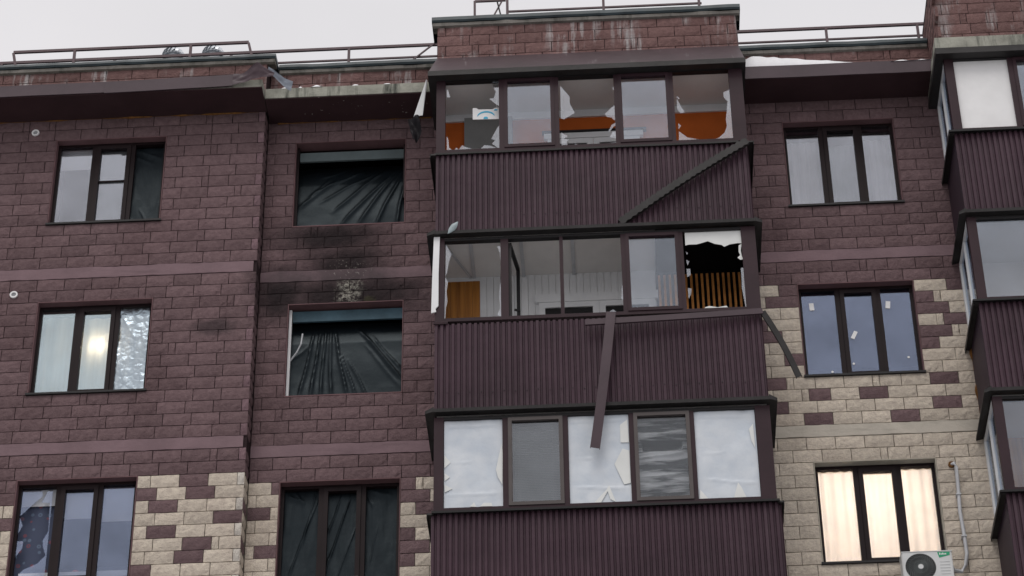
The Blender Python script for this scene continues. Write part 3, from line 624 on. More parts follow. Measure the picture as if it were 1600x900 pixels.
# ---- right column
W,X,z0,z1=window('R',0,YC,'window with pale tulle below the snow-covered ledge','glass_l',(1,1,1),'room')
sheet('curtain',X[0]-.05,X[1]+.05,z0-.1,z1-.16,.30,'tulle','white tulle in the first pane below the snow patch','curtain',amp=.01,freq=60)
sheet('curtain',X[2]-.05,X[3]+.05,z0-.1,z1-.2,.36,'blind_g','greyish tulle in the middle pane below the snow patch','curtain',amp=.01,freq=50)
sheet('curtain',X[4]-.05,X[5]+.05,z0-.1,z1-.16,.30,'tulle','white tulle in the last pane below the snow patch','curtain',amp=.01,freq=60)
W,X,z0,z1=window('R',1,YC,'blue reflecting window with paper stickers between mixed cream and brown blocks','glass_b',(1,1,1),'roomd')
for x,z,rt,w_,h_ in ((2.945,22.69,.05,.066,.125),(3.51,22.175,-.45,.055,.135),(4.035,22.675,-.12,.066,.125)):
    cs,sn=math.cos(rt),math.sin(rt)
    MB().prism([(x+cs*i*w_/2-sn*j*h_/2,z+sn*i*w_/2+cs*j*h_/2) for i,j in ((-1,-1),(1,-1),(1,1),(-1,1))],.138,.142).build('sticker',M['paper'],W)
for x,z in ((3.15,21.56),(3.46,21.685),(4.24,21.76)):
    b=MB(); b.prism([(x+.018*math.cos(t*math.pi/6),z+.018*math.sin(t*math.pi/6)) for t in range(12)],.138,.142); b.build('sticker',M['paper'],W)
W,X,z0,z1=window('R',2,YC,'warmly lit curtained window above the air conditioner','glass',(1,1,1),'roomw')
for p,q,l in ((X[0]-.05,X[1]+.05,'glowing cream curtain in the first pane of the lit window'),(X[2]-.05,X[3]+.05,'glowing cream curtain in the middle pane of the lit window'),(X[4]-.05,X[5]+.05,'glowing cream curtain in the pane above the air conditioner')):
    sheet('curtain',p,q,z0-.1,z1+.05,.29,'warmc',l,'curtain',amp=.012,freq=50)
lamp(3.55,1.4,19.6,20.31,.13,'pendant globe inside the warmly lit curtained room',0,'lampshade')

# ------------------------------------------------------------------ glazed balconies
YF=-1.12; BX0,BX1=-2.38,2.13
PANE=[(-2.245,-1.46),(-1.335,-.70),(-.58,.235),(.35,1.0),(1.11,1.925)]
LEV=[(24.77,26.16),(21.79,23.22),(18.75,20.22)]           # rail, head of the glazing
PANEL=[(23.30,24.74),(20.31,21.76),(17.30,18.72)]
def corrugated(b,x0,x1,z0,z1,y,pitch=.0777,d=.028,n_v=1,ztop=None,zbot=None,seed=0):
    n=int(round((x1-x0)/pitch)); xs=[]
    for i in range(n):
        for t,o in ((0,0),(.50,0),(.60,1),(.90,1)): xs.append((x0+(i+t)*pitch,y-d*(1-o)))
    xs.append((x1,y-d)); vs=[];fs=[]
    for x,yy in xs:
        wob=.010*noise.noise((x*.9,seed,1))+.004*(int((x-x0)/1.09)%2)
        vs+=[(x,yy+wob,zbot(x) if zbot else z0),(x,yy+wob,ztop(x) if ztop else z1)]
    for i in range(len(xs)-1): fs.append((2*i,2*i+2,2*i+3,2*i+1))
    return b.add(vs,fs)
def balcony(dx,k,label,sashes,cond=None,open_pane=(),side='both'):
    r0,h=LEV[k]; B=empty('balcony',(dx-.12,YF,r0),BLD); B['label']=label
    ox=lambda x:x+dx
    # frame: end posts, head, bottom rail, mullions
    for p,q in ((BX0,-2.25),(1.93,BX1)): MB().box(ox(p),ox(q),YF-.03,YF+.06,r0,h).build('corner_post',M['bframe'],B)
    for p,q,mm in ((r0,r0+.055,'bframe'),(h-.045,h,'black')): MB().box(ox(-2.25),ox(1.93),YF-.028,YF+.06,p,q).build('frame_rail',M[mm],B)  # head rail coloured black to paint in the shade under the flashing
    for p,q in ((-1.46,-1.385 if 1 in sashes else -1.35),(-.65 if 1 in sashes else -.63,-.58),(.235,.30),(1.045,1.11)):
        MB().box(ox(p),ox(q),YF-.026,YF+.06,r0+.055,h-.045).build('mullion',M['bframe'],B)
    for i in sashes:
        p,q=PANE[i]; s=MB(); bars(s,ox(p-.05),ox(q+.05),r0+.056,h-.046,YF-.04,YF+.03,.052); s.build('sash',M['bframe' if not(k==2 and i in(1,3)) else 'sashg'],B)
    return B
M['sashg']=simple('greyish_brown_sash',(.070,.058,.056),.45,.15,3,.35)
def pane(B,i,k,mat='glass_w',dx=0):
    r0,h=LEV[k]; p,q=PANE[i]; MB().box(p+dx,q+dx,YF,YF+.006,r0+.04 if i in(0,2,4) else r0+.1,h-.02 if i in (0,2,4) else h-.075).build('pane',M[mat],B)
def shards(B,key,mat='glass_s'):
    for s in SH[key]: MB().prism(s,YF,YF+.006).build('glass_shard',M[mat],B)
def lintel(B,k,dx=0,left=True,right=True,ovl=.12,ovr=.11):
    z=PANEL[k][0]; b=MB()
    # sloped drip flashing along the front and both returns
    def prof(x0,x1):
        return b.add([(x0,YF+.0,z+.035),(x1,YF+.0,z+.035),(x0,YF-.115,z+.0),(x1,YF-.115,z+.0),(x0,YF-.11,z-.05),(x1,YF-.11,z-.05),(x0,YF+.02,z-.04),(x1,YF+.02,z-.04)],[(0,2,3,1),(2,4,5,3),(4,6,7,5),(0,6,4,2),(1,3,5,7)])
    prof(BX0-.02+dx,BX1+.02+dx); b.build('head_flashing',M['flash'],B)
    for s,f,ov in ((-1,left,ovl),(1,right,ovr)):
        if not f: continue
        x=(BX0 if s<0 else BX1)+dx; e=MB(); x1=x+s*ov
        e.add([(x-.0*s,YF-.115,z+.03),(x1,YF-.075,z-.01),(x1,-.0,z-.03),(x,-.0,z+.03),(x,YF-.115,z-.045),(x1,YF-.07,z-.05),(x1,0,z-.07),(x,0,z-.045)],[(0,1,2,3),(7,6,5,4),(0,4,5,1),(1,5,6,2),(3,2,6,7),(0,3,7,4)])
        e.build('side_flashing',M['flash'],B)
def sidewalls(B,k,dx=0,dark='clad_side'):
    z0,z1=PANEL[k]
    for x in (BX0+dx+.01,BX1+dx-.01):
        MB().box(x-.01,x+.01,YF+.0,-.0,z0+.0,z1).build('side_panel',M[dark],B)
def box_room(B,k,dx,ceil,cm,back='plaster'):
    r0,h=LEV[k]; zc=ceil
    MB().box(BX0+.03+dx,BX1-.03+dx,YF+.065,.015,zc,zc+.05).build('balcony_ceiling',M[cm],B)
    MB().box(BX0+.03+dx,BX1-.03+dx,YF+.05,.015,PANEL[k][0]+.3,PANEL[k][0]+.42).build('balcony_floor',M['plaster'],B)
def side_glazing(B,k,dx,sd,mat='glass_w'):
    r0,h=LEV[k]; x=(BX0 if sd<0 else BX1)+dx; b=MB()
    x0,x1=(x,x+.06) if sd<0 else (x-.06,x)
    b.box(x0,x1,YF+.06,-.0,r0,r0+.06); b.box(x0,x1,YF+.06,0,h-.04,h); b.box(x0,x1,-.08,0,r0+.06,h-.04); b.box(x0,x1,-.62,-.56,r0+.06,h-.04)
    b.build('side_frame',M['white' if sd<0 else 'bframe'],B)
    MB().box((x0+x1)/2-.003,(x0+x1)/2+.003,YF+.06,-.08,r0+.05,h-.03).build('side_pane',M[mat],B)
def sill(B,k,dx=0,x0=BX0-.02,x1=BX1+.03,sag=.0,mat='black',side=(1,1),proud=.07):
    z=LEV[k][0]; n=24; b=MB(); vs=[];fs=[]
    for i in range(n+1):
        x=x0+(x1-x0)*i/n; s=sag*noise.noise((x*1.7,k,3))
        vs+=[(x+dx,YF-.02,z+.01+s),(x+dx,YF-.03-proud,z-.02+s),(x+dx,YF-.028-proud,z-.05+s),(x+dx,YF-.0,z-.03+s)]
    for i in range(n):
        for j in range(4): fs.append((i*4+j,(i+1)*4+j,(i+1)*4+(j+1)%4,i*4+(j+1)%4))
    fs+=[(0,1,2,3),tuple(n*4+j for j in(3,2,1,0))]
    b.add(vs,fs).build('rail_sill',M[mat],B)
    for s,f in zip((-1,1),side):
        if f:
            x=(BX0 if s<0 else BX1)+dx; xa,xb=sorted((x,x+s*.085))
            MB().box(xa,xb,YF-.06,0,z-.06,z-.035).build('side_sill',M['flash'],B)
            xa,xb=sorted((x+s*.080,x+s*.088)); MB().box(xa,xb,YF-.06,0,z-.10,z-.0351).build('side_sill_lip',M['flash'],B)
def screws(B,k,dx=0):
    b=MB(); z0,z1=PANEL[k]
    for i in range(29):
        x=BX0+dx+.0777*(2*i+.23); zz=z0+.30+.01*math.sin(i*2.3)
        b.prism([(x+.008*math.cos(t*math.pi/3),zz+.008*math.sin(t*math.pi/3)) for t in range(6)],YF-.036,YF-.028)
    tag(b.build('screws',M['black'],B),kind='stuff')
M['cupboard']=simple('grey_cupboard',(.22,.22,.215),.7,.1,2,.2)
# -- top balcony
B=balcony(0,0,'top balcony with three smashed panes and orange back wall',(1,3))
shards(B,'b1p1'); shards(B,'b1p3'); shards(B,'b1p5'); pane(B,1,0); pane(B,3,0)
corrugated(MB(),BX0,BX1,*PANEL[0],YF-.002,seed=1).build('cladding_sheet',M['clad'],B)
sidewalls(B,0); lintel(B,0); sill(B,0,sag=.012,x1=2.0,mat='flash',proud=.03); screws(B,0); box_room(B,0,0,26.17,'plaster'); side_glazing(B,0,0,-1); side_glazing(B,0,0,1)
MB().box(BX0+.03,BX1-.03,-.27,.018,23.72,26.10).build('back_wall',M['orange'],B)
MB().box(BX0+.03,BX1-.03,-.30,-.2701,26.04,26.169).build('cornice',M['white'],B)
MB().box(-2.02,-1.3,-.40,-.2702,23.72,26.02).build('wardrobe_side',M['cupboard'],B)
def back_door(B,x0,x1,zt,z0,mid,y=-.031,hd=.14):
    for p,q in ((x0,mid),(mid+.004,x1)):
        f=MB(); bars(f,p,q,z0,zt,y-.045,y,.09); f.build('inner_frame',M['white'],B)
        MB().box(p+.09,q-.09,y-.02,y-.015,z0+.09,zt-.09).build('inner_pane',M['black'],B)
    MB().box(x0-.05,x1+.05,y-.06,y,zt+.001,zt+hd).build('inner_head',M['white'],B)
back_door(B,-.78,.60,25.61,23.8,-.10,-.271,.10)
MB().box(-.86,.7,-.36,-.2705,25.715,25.74).build('curtain_rail',M['black'],B)
# printed card hanging inside the first pane
P=tag(empty('paper_sign',(-1.66,-1.0,25.49)),'white paper card with blue arch print in the smashed first pane of the top balcony','sign')
MB().prism([(-1.855,25.495),(-1.47,25.485),(-1.47,25.70),(-1.525,25.70),(-1.56,25.675),(-1.77,25.68),(-1.80,25.71),(-1.855,25.71)],-1.0,-.994).build('card',M['paper'],P)
b=MB(); pts=[(-1.66+.135*math.cos(t),25.50+.115*math.sin(t)) for t in [math.pi*(.12+.76*i/14) for i in range(15)]]
for (xa,za),(xb,zb) in zip(pts,pts[1:]): b.prism([(xa,za),(xb,zb),(xb,zb+.028),(xa,za+.028)],-1.004,-1.001)
b.build('printed_arch',M['ink'],P); MB().prism([(-1.695,25.495),(-1.63,25.495),(-1.63,25.515),(-1.645,25.535),(-1.68,25.535),(-1.695,25.515)],-1.004,-1.001).build('printed_disc',M['ink'],P)
MB().prism([(-1.54,25.645),(-1.49,25.645),(-1.49,25.665),(-1.515,25.675),(-1.54,25.66)],-1.004,-1.001).build('printed_logo',M['ink'],P)
tag(P); MB().tube([(-1.5,-.997,25.70),(-1.5,-.997,26.16)],.003,5).build('string',M['white'],P)
# -- middle balcony
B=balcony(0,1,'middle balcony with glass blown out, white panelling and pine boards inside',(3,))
shards(B,'b2p1'); shards(B,'b2p3'); shards(B,'b2p5'); shards(B,'b2p5w','film_shard'); pane(B,3,1)
corrugated(MB(),BX0,BX1,*PANEL[1],YF-.002,seed=2,ztop=lambda x:21.75+.006*noise.noise((x*9,1,1))).build('cladding_sheet',M['clad'],B)
sidewalls(B,1); lintel(B,1); screws(B,1); box_room(B,1,0,23.33,'plaster'); side_glazing(B,1,0,-1); side_glazing(B,1,0,1)
b=MB()
for i in range(22):
    x=-1.82+i*.1; b.box(x+.002,x+.098,-.03,.018,22.0,23.33); 
    o=b.build('panelling_board',M['white'],B); b=MB()
for i in range(5):
    x=-2.35+i*.106; MB().box(x+.001,x+.105,-.035,.018,21.9,23.26).build('pine_board',M['pine'],B)
MB().box(-2.35,-1.82,-.034,.018,23.2601,23.33).build('panelling_board',M['white'],B)
MB().box(.38,.72,-.03,.018,22.0,23.33).build('panelling_board',M['white'],B)
for x in (-1.9,-1.18,-.45,.3):
    MB().box(x-.025,x+.025,YF+.07,0,23.305,23.3299).build('ceiling_batten',M['pipe'],B)
MB().bar((-2.33,YF+.08,23.31),(-1.95,-.05,23.31),.03,.02).build('ceiling_batten',M['pipe'],B)
back_door(B,-.97,.70,22.80,21.9,-.105)
MB().box(.73,2.06,YF+.08,.014,23.29,23.329).build('charred_ceiling',M['dark'],B)
MB().box(.73,2.06,-.02,.016,21.9,23.29).build('charred_wall',M['dark'],B)
for i in range(17):
    x=.76+i*.077; MB().box(x,x+.034,-.055,-.0201,21.9,23.22).build('wood_slat',M['slat'],B)
S=empty('open_sash',(-1.34,YF+.06,21.85),BLD); S['label']='balcony sash swung inward'
def sw(t,z): return (-1.335+.09*t,YF+.06+.62*t,z)
b=MB(); b.bar(sw(0,21.88),sw(0,23.14),.05,.05); b.bar(sw(1,21.88),sw(1,23.14),.05,.05); b.bar(sw(0,23.14),sw(1,23.14),.05,.05); b.bar(sw(0,21.88),sw(1,21.88),.05,.05); b.build('sash_frame',M['black'],S)
MB().bar((-1.30,YF+.55,22.35),(-1.22,YF+.58,22.35),.02,.03).build('handle',M['black'],S)
b=MB(); b.prism([(-2.40,23.24),(-2.315,23.24),(-2.33,22.6),(-2.33,22.05),(-2.37,22.0),(-2.36,21.95),(-2.43,21.93),(-2.42,22.5)],YF-.05,YF-.032); b.build('torn_post_lining',M['white'],B)
sill(B,1,x0=BX0-.02,x1=-2.2,mat='bframe',side=(0,0),proud=.02)
# -- lower balcony
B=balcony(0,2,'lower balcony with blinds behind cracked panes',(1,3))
corrugated(MB(),BX0-.03,BX1+.05,PANEL[2][0]-1.0,PANEL[2][1],YF-.002,seed=3).build('cladding_sheet',M['clad'],B)
sidewalls(B,2); lintel(B,2); sill(B,2,proud=.06); box_room(B,2,0,20.29,'plaster'); side_glazing(B,2,0,-1); side_glazing(B,2,0,1)
m=NT('milky_film'); _w=m.math('ADD',m.noise(1,4,.6,stretch=(2.2,1,2.6)),m.math('MULTIPLY',m.noise(7,4,.6),.3))
M['milky']=m.bsdf(m.ramp(_w,.5,.95,(.50,.555,.62,1),(.66,.69,.72,1)),.35,m.bump(_w,.25,.03),.5)
for i,lab in ((0,'milky white film over the first pane of the lower balcony'),(2,'milky white film over the middle pane, behind the hanging trim'),(4,'milky white film over the last pane of the lower balcony')):
    p,q=PANE[i]; r0,h=LEV[2]; ll=[(0,.93,1,.94,.02,.010),(0,.15+.02*i,1,.16,.02,.012),(0,.5,.5,.53,.012,.008),(.1,.0,.1,1,.008,.006),(.88,.0,.88,1,.008,.006)]
    poly_sheet(p+.002,q-.002,r0+.056,h-.046,YF+.004,lambda v:0,ll,lab,None,40,60,'plastic_film','milky')
pane(B,1,2,'glass_t'); pane(B,3,2,'glass_c')
for k in ('b3p1w','b3p3w','b3p5w'):
    for s in SH[k]: MB().prism(s,YF-.008,YF-.003).build('glass_shard',M['film_shard'],B)
M['blind_d']=cloth('dusty_dark_blind',(.22,.24,.25),.2)
def venetian(i,label,mat='blind',crumple=0,dx=0):
    r0,h=LEV[2]; p,q=PANE[i]; n=54; b=MB(); rr=random.Random(i)
    V=tag(empty('venetian_blind',((p+q)/2+dx,YF+.12,r0+.05)),label,'blind')
    for j in range(n):
        t=j/(n-1); zc=h-.03-t*(h-r0-.1); sagv=0; dy=0
        if crumple: zc-=crumple*.05*(noise.noise((t*4,i,2))+.4*noise.noise((t*14,i,1))); dy=crumple*.06*noise.noise((t*5,i,7))
        vs=[]
        for m_ in range(9):
            x=p+.01+(q-p-.02)*m_/8; s=(crumple*.05+.004)*noise.noise((m_*.45,t*6,i))
            vs+=[(x+dx,YF+.112+dy,zc+.014+s),(x+dx,YF+.102+dy,zc-.013+s)]
        b.add(vs,[(2*m_,2*m_+2,2*m_+3,2*m_+1) for m_ in range(8)])
    tag(b.build('slats',M[mat],V),kind='stuff')
    MB().box(p+.005+dx,q-.005+dx,YF+.09,YF+.13,h-.03,h-.005).build('head_rail',M['white'],V)
    for fx in (.15,.85): MB().box(p+(q-p)*fx-.002+dx,p+(q-p)*fx+.002+dx,YF+.094,YF+.097,r0+.08,h-.03).build('ladder_cord',M['pipe'],V)
venetian(1,'even grey-looking blind behind the second sash of the lower balcony','blind_g')
r0,h=LEV[2]; p,q=PANE[3]
f=folds([(0,.87,1,.93,.025,.05),(0,.80,1,.84,.02,.06),(0,.76,1,.80,.02,.05),(.0,.58,.9,.60,.02,.05),(.95,.75,.75,.62,.02,.04),(0,.53,1,.60,.02,.06),(0,.38,1,.44,.02,.05),(0,.33,1,.37,.02,.03),(0,.22,1,.24,.03,.03),(.3,.0,.45,.15,.03,.03)])
b=MB(); b.grid(lambda u,v:(p-.02+(q-p+.04)*u,YF+.16-f(u,v)+.02*noise.noise((u*2,v*6,3))+(.12 if .62<v<.74 and .1<u<.9 else 0),r0+.06+(h-r0-.08)*v),30,120)
m=NT('crumpled_dark_blind'); M['crumple']=m.bsdf(m.ramp(m.noise(1,4,.6,stretch=(.9,.2,9)),.46,.58,(.06,.066,.07,1),(.78,.80,.82,1)),.7,None,.2)  # pale and dark bands paint the shading of the folds into the colour
tag(b.build('crumpled_blind',M['crumple'],smooth=True),'crumpled dark blind in the fourth sash of the lower balcony','blind')
# -- balconies of the next stack, cut by the picture edge
DX=7.48
for k,lab,mt in ((0,'top balcony of the neighbouring stack with a bright white pane','film_shard'),(1,'middle balcony of the neighbouring stack','glass_w'),(2,'lower balcony of the neighbouring stack','glass_w')):
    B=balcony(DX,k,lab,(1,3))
    for i in range(3): pane(B,i,k,'glass_w',DX) if not(k==0 and i==0) else None
    corrugated(MB(),BX0+DX,BX1+DX,PANEL[k][0]-(1.0 if k==2 else 0),PANEL[k][1],YF-.002,seed=5+k).build('cladding_sheet',M['clad'],B)
    sidewalls(B,k,DX); lintel(B,k,DX,right=False,ovl=.1); sill(B,k,DX,x0=BX0-.08,side=(1,0)); box_room(B,k,DX,LEV[k][1]+.03,'plaster')
    side_glazing(B,k,DX,-1)
    if k==0: MB().box(5.22,6.03,YF+.02,YF+.03,24.8,26.15).build('white_infill',M['paper'],B)
    if k==2: MB().box(5.3,9.4,-.03,.018,18.2,20.25).build('back_wall',M['pine'],B)
# roof of the middle stack and slab of the next one
b=MB(); x0,x1=-2.49,2.18
b.add([(x0,-1.27,26.225),(x1,-1.27,26.225),(2.13,-.852,26.83),(-2.40,-.852,26.83)],[(0,1,2,3)])
b.add([(x0,-1.27,26.225),(-2.40,-.852,26.83),(-2.40,0,26.83),(x0,0,26.225)],[(0,1,2,3)]); b.add([(x1,-1.27,26.225),(2.13,-.852,26.83),(2.13,0,26.83),(x1,0,26.225)],[(3,2,1,0)])
b.build('balcony_roof',M['bflash'],BLD)
MB().box(-.01,.0,-1.30,-1.30+.001,0,.001)
b=MB(); b.box(x0-.01,x1+.01,-1.285,-1.15,26.13,26.222); b.build('eaves_trim',M['flash'],BLD)
for xa,xb in ((x0-.01,BX0+.0),(BX1-.0,x1+.01)): MB().box(xa,xb,-1.149,-.0,26.13,26.221).build('eaves_trim',M['flash'],BLD)
MB().box(BX0+.001,BX1-.001,-1.149,.0,26.225,26.26).build('eaves_board',M['black'],BLD)
MB().box(4.99,12,-1.25,.0,26.24,26.47).build('eaves_slab',M['conc'],BLD)
MB().box(4.97,12,-1.29,-1.13,26.13,26.238).build('eaves_trim',M['flash'],BLD); MB().box(4.97,5.09,-1.129,0,26.13,26.238).build('eaves_trim',M['flash'],BLD)
MB().box(5.091,12,-1.129,0,26.20,26.238).build('eaves_board',M['black'],BLD)

# ------------------------------------------------------------------ loose and torn metal
def strip(name,pts,wd,th,mat,label,cat='metal strip',normal=(0,-1,0),twist=0,jag=0,lipd=.03):
    b=MB(); vs=[];fs=[]; pts=[Vector(p) for p in pts]; n=len(pts)
    for i,p in enumerate(pts):
        d=(pts[min(i+1,n-1)]-pts[max(i-1,0)]).normalized(); nn=Vector(normal); s=d.cross(nn).normalized(); a=twist*i/(n-1); s2=s*math.cos(a)+nn*math.sin(a); nn2=nn*math.cos(a)-s*math.sin(a)
        j=jag*(i%2); w0=wd/2; lip=nn2*(-lipd)
        vs+=[p-s2*w0+lip,p-s2*(w0+j),p+s2*(w0+j),p+s2*w0+lip]
    for i in range(n-1):
        for k in range(3): fs.append((i*4+k,(i+1)*4+k,(i+1)*4+k+1,i*4+k+1))
    o=b.add(vs,fs).build(name,M[mat]); sm=o.modifiers.new('thickness','SOLIDIFY'); sm.thickness=th; sm.offset=0
    return tag(o,label,cat)
def lerp_pts(a,b,n,bow=(0,0,0)): return [Vector(a).lerp(Vector(b),i/n)+Vector(bow)*math.sin(math.pi*i/n) for i in range(n+1)]
strip('loose_sill',lerp_pts((2.12,-1.24,24.70),(.24,-1.22,23.34),48,(0,-.03,.02)),.085,.006,'flash','dark sill strip hanging diagonally across the cladding of the top balcony',jag=.018,lipd=.07)  # zigzag edges shape in the shadow the strip throws on the ribs
strip('loose_sill',lerp_pts((-.30,-1.28,21.60),(2.14,-1.22,21.715),14,(0,-.02,-.02)),0.085,.006,'fascia','bent brown sill strip sprung from the rail of the middle balcony')
strip('loose_sill',lerp_pts((2.14,-1.21,21.71),(2.565,-1.14,20.66),8,(.02,0,.02)),.075,.006,'flash','dark green side sill dangling in front of the cream blocks')
o=strip('hanging_trim',lerp_pts((.06,-1.30,21.74),(-.225,-1.29,19.56),16,(.012,-.02,0)),.125,.008,'fascia','long brown trim hanging from the middle balcony over the lower panes',twist=.12)
b=MB(); b.grid(lambda u,v:(-2.125+(v-.5)*.15+.035*math.sin(math.pi*v)*math.cos(2*math.pi*u),-1.235+.03*math.sin(math.pi*v)*math.sin(2*math.pi*u)+.008*noise.noise((u*4,v*4,1)),23.345+(v-.5)*.21-.035*math.sin(math.pi*v)*math.cos(2*math.pi*u)+.012*noise.noise((v*5,u*2,7))),12,10)
tag(b.build('metal_scrap',M['zinc2'],smooth=True),'small pale crumpled scrap caught on the corner above the middle balcony','metal scrap')
# torn fascia end at the corner of the left wing
def torn(u,v):
    x=-5.47+.62*u; zt=26.63+.02*u+.10*math.exp(-((u-.62)/.22)**2); zb=26.42+.10*u+.05*u*u
    y=-.93-.10*math.exp(-((u-.6)/.25)**2)*(.4+v)+.05*u*v+.02*noise.noise((u*6,v*5,1))
    return (x,y,zb+(zt-zb)*v+.012*noise.noise((u*9,v*3,4)))
T=tag(empty('torn_fascia',(-5.2,-.92,26.4)),'crumpled torn fascia end at the corner of the left wing','metal strip')
MB().grid(torn,20,8).build('crumpled_sheet',M['fascia'],T,smooth=True)
def torn2(u,v): return (-4.97+.36*u+.03*v,-.86+.1*u-.05*v*(1-u)+.02*noise.noise((u*5,v*4,8)),26.72-.24*u+(.05+.09*u)*(v-.5)*1.2+.02*math.sin(6*u+v))
MB().grid(torn2,14,6).build('bent_flap',M['zinc'],T,smooth=True)
# strip of flashing and roofing felt dangling beside the top balcony
T=tag(empty('dangling_flashing',(-2.68,-.62,25.46)),'pale metal sliver with black roofing felt dangling beside the top balcony','metal strip')
b=MB(); b.add([(-2.575,-.66,26.60),(-2.56,-.64,26.58),(-2.628,-.62,25.93),(-2.76,-.63,25.91),(-2.575,-.645,26.60),(-2.56,-.63,26.58),(-2.628,-.61,25.93),(-2.76,-.62,25.91)],[(0,3,2,1),(4,5,6,7),(0,1,5,4),(1,2,6,5),(2,3,7,6),(3,0,4,7)]); b.build('metal_sliver',M['white'],T)
def felt(u,v):
    w_=.17*(1-.75*max(0,.35-v)/.35) ; return (-2.745+(u-.5)*w_+.02*math.sin(v*5),-.60-.05*math.sin(u*5+v*4)+.03*noise.noise((u*4,v*5,2)),25.46+.46*v)
MB().grid(felt,10,14).build('roofing_felt',M['felt'],T,smooth=True)

# ------------------------------------------------------------------ roof railings, vents
def railing(name,label,Y,x0,x1,posts,zt,zl,zb,r=.018,slant=0,extra=None,zb2=None):
    R=tag(empty(name,((x0+x1)/2,Y,zb)),label,'railing','roof railings')
    MB().bar((x0,Y,zt),(x1,Y,zt),.035,.045).build('top_rail',M['rail'],R)
    MB().bar((x0+slant,Y,zl),(x1+slant*.8,Y,zl),.025,.03).build('lower_rail',M['rail'],R)
    for i,x in enumerate(posts):
        s=slant if (slant and i in(0,len(posts)-1)) else 0
        MB().bar((x+s*1.9,Y,zb),(x,Y,zt-.022),.04,.04).build('post',M['rail'],R)
    if extra: extra(R)
    return R
railing('roof_railing','bent brown roof railing with slanted end posts over the left wing',-.05,-9.13,-5.42,(-9.13,-8.16,-6.33,-5.42),28.02,27.80,27.48,slant=.06)
def ext(R): MB().bar((-3.15,.28,27.53),(-2.4,.28,28.25),.022,.022).build('brace',M['rail'],R)
railing('roof_railing','brown roof railing with a diagonal brace against the middle turret',.3,-10.5,-2.40,(-9.4,-7.6,-5.75,-3.885,-2.45),28.11,27.87,27.3,extra=ext)
railing('roof_railing','brown roof railing between the two turrets above the snow',.3,2.15,5.2,(2.2,3.6,5.02),28.10,27.865,27.3)
def ext2(R):
    MB().bar((-1.85,-.5,28.26),(-1.37,-.5,28.26),.03,.035).build('top_rail',M['rail'],R); MB().bar((-1.70,-.5,27.62),(-1.42,-.5,28.26),.02,.02).build('brace',M['rail'],R)
    MB().tube([(-1.46,-.52,27.62),(-1.45,-.52,27.95),(-1.5,-.52,28.22)],.012,6).build('cable',M['black'],R)
    MB().bar((-1.85,-.5,27.6),(-1.85,-.5,28.26),.035,.035).build('post',M['rail'],R)
railing('roof_railing','brown railing on top of the middle turret',-.5,-1.36,1.65,(-1.345,.14,1.61),28.30,28.02,27.6,extra=ext2)
def turbine(x,y,z,label):
    V=tag(empty('turbine_vent',(x,y,27.0)),label,'roof vent','turbine roof vents')
    MB().tube([(x,y,27.0),(x,y,z)],.11,14).build('duct',M['steel'],V)
    MB().tube([(x,y,z),(x,y,z+.02)],.15,18).build('collar',M['steel'],V)
    for i in range(16):
        a=2*math.pi*i/16; b=MB(); vs=[]
        for j in range(7):
            t=j/6; ph=math.pi*(.08+.47*t*1.0); r=.17*math.sin(ph); h=.13*math.cos(ph)
            for da in (-.10,.16): aa=a+da+.5*(1-t); vs.append((x+(r+(.012 if da>0 else -.006))*math.cos(aa),y+(r+(.012 if da>0 else -.006))*math.sin(aa),z+.02+h+.01))
        b.add(vs,[(2*j,2*j+1,2*j+3,2*j+2) for j in range(6)]); b.build('vane',M['steel'],V,smooth=True)
    MB().tube([(x,y,z+.14),(x,y,z+.165)],[.05,.03],12).build('cap',M['steel'],V)
    MB().tube([(x,y,z+.02),(x,y,z+.13)],[.10,.03],12).build('hub',M['black'],V)
turbine(-6.74,.62,28.36,'galvanised turbine vent farther from the corner of the left wing')
turbine(-6.10,.62,28.36,'galvanised turbine vent nearer the corner of the left wing')
def wall_vent(x,z,label):
    V=tag(empty('wall_vent',(x,YL-.02,z)),label,'vent','round wall vents')
    b=MB(); n=24; ring=[(r,y) for r,y in ((.058,-.012),(.058,-.035),(.036,-.035),(.036,-.012))]
    vs=[(x+r*math.cos(2*math.pi*k/n),YL+y,z+r*math.sin(2*math.pi*k/n)) for r,y in ring for k in range(n)]
    b.add(vs,[(j*n+k,((j+1)%4)*n+k,((j+1)%4)*n+(k+1)%n,j*n+(k+1)%n) for j in range(3) for k in range(n)]); b.build('rim',M['paper'],V,smooth=False)
    MB().disc((x,z),0,.037,YL-.016,20).build('mesh_cover',M['acd'],V)
    for i in range(-3,4):
        hh=math.sqrt(max(0,.035**2-(i*.01)**2)); MB().box(x-hh,x+hh,YL-.022,YL-.018,z+i*.01-.0022,z+i*.01+.0022).build('louvre',M['pipe'],V)
wall_vent(-8.545,26.15,'round white vent under the eaves beside the top-floor window')
wall_vent(-8.57,23.14,'round white vent below the floor band')

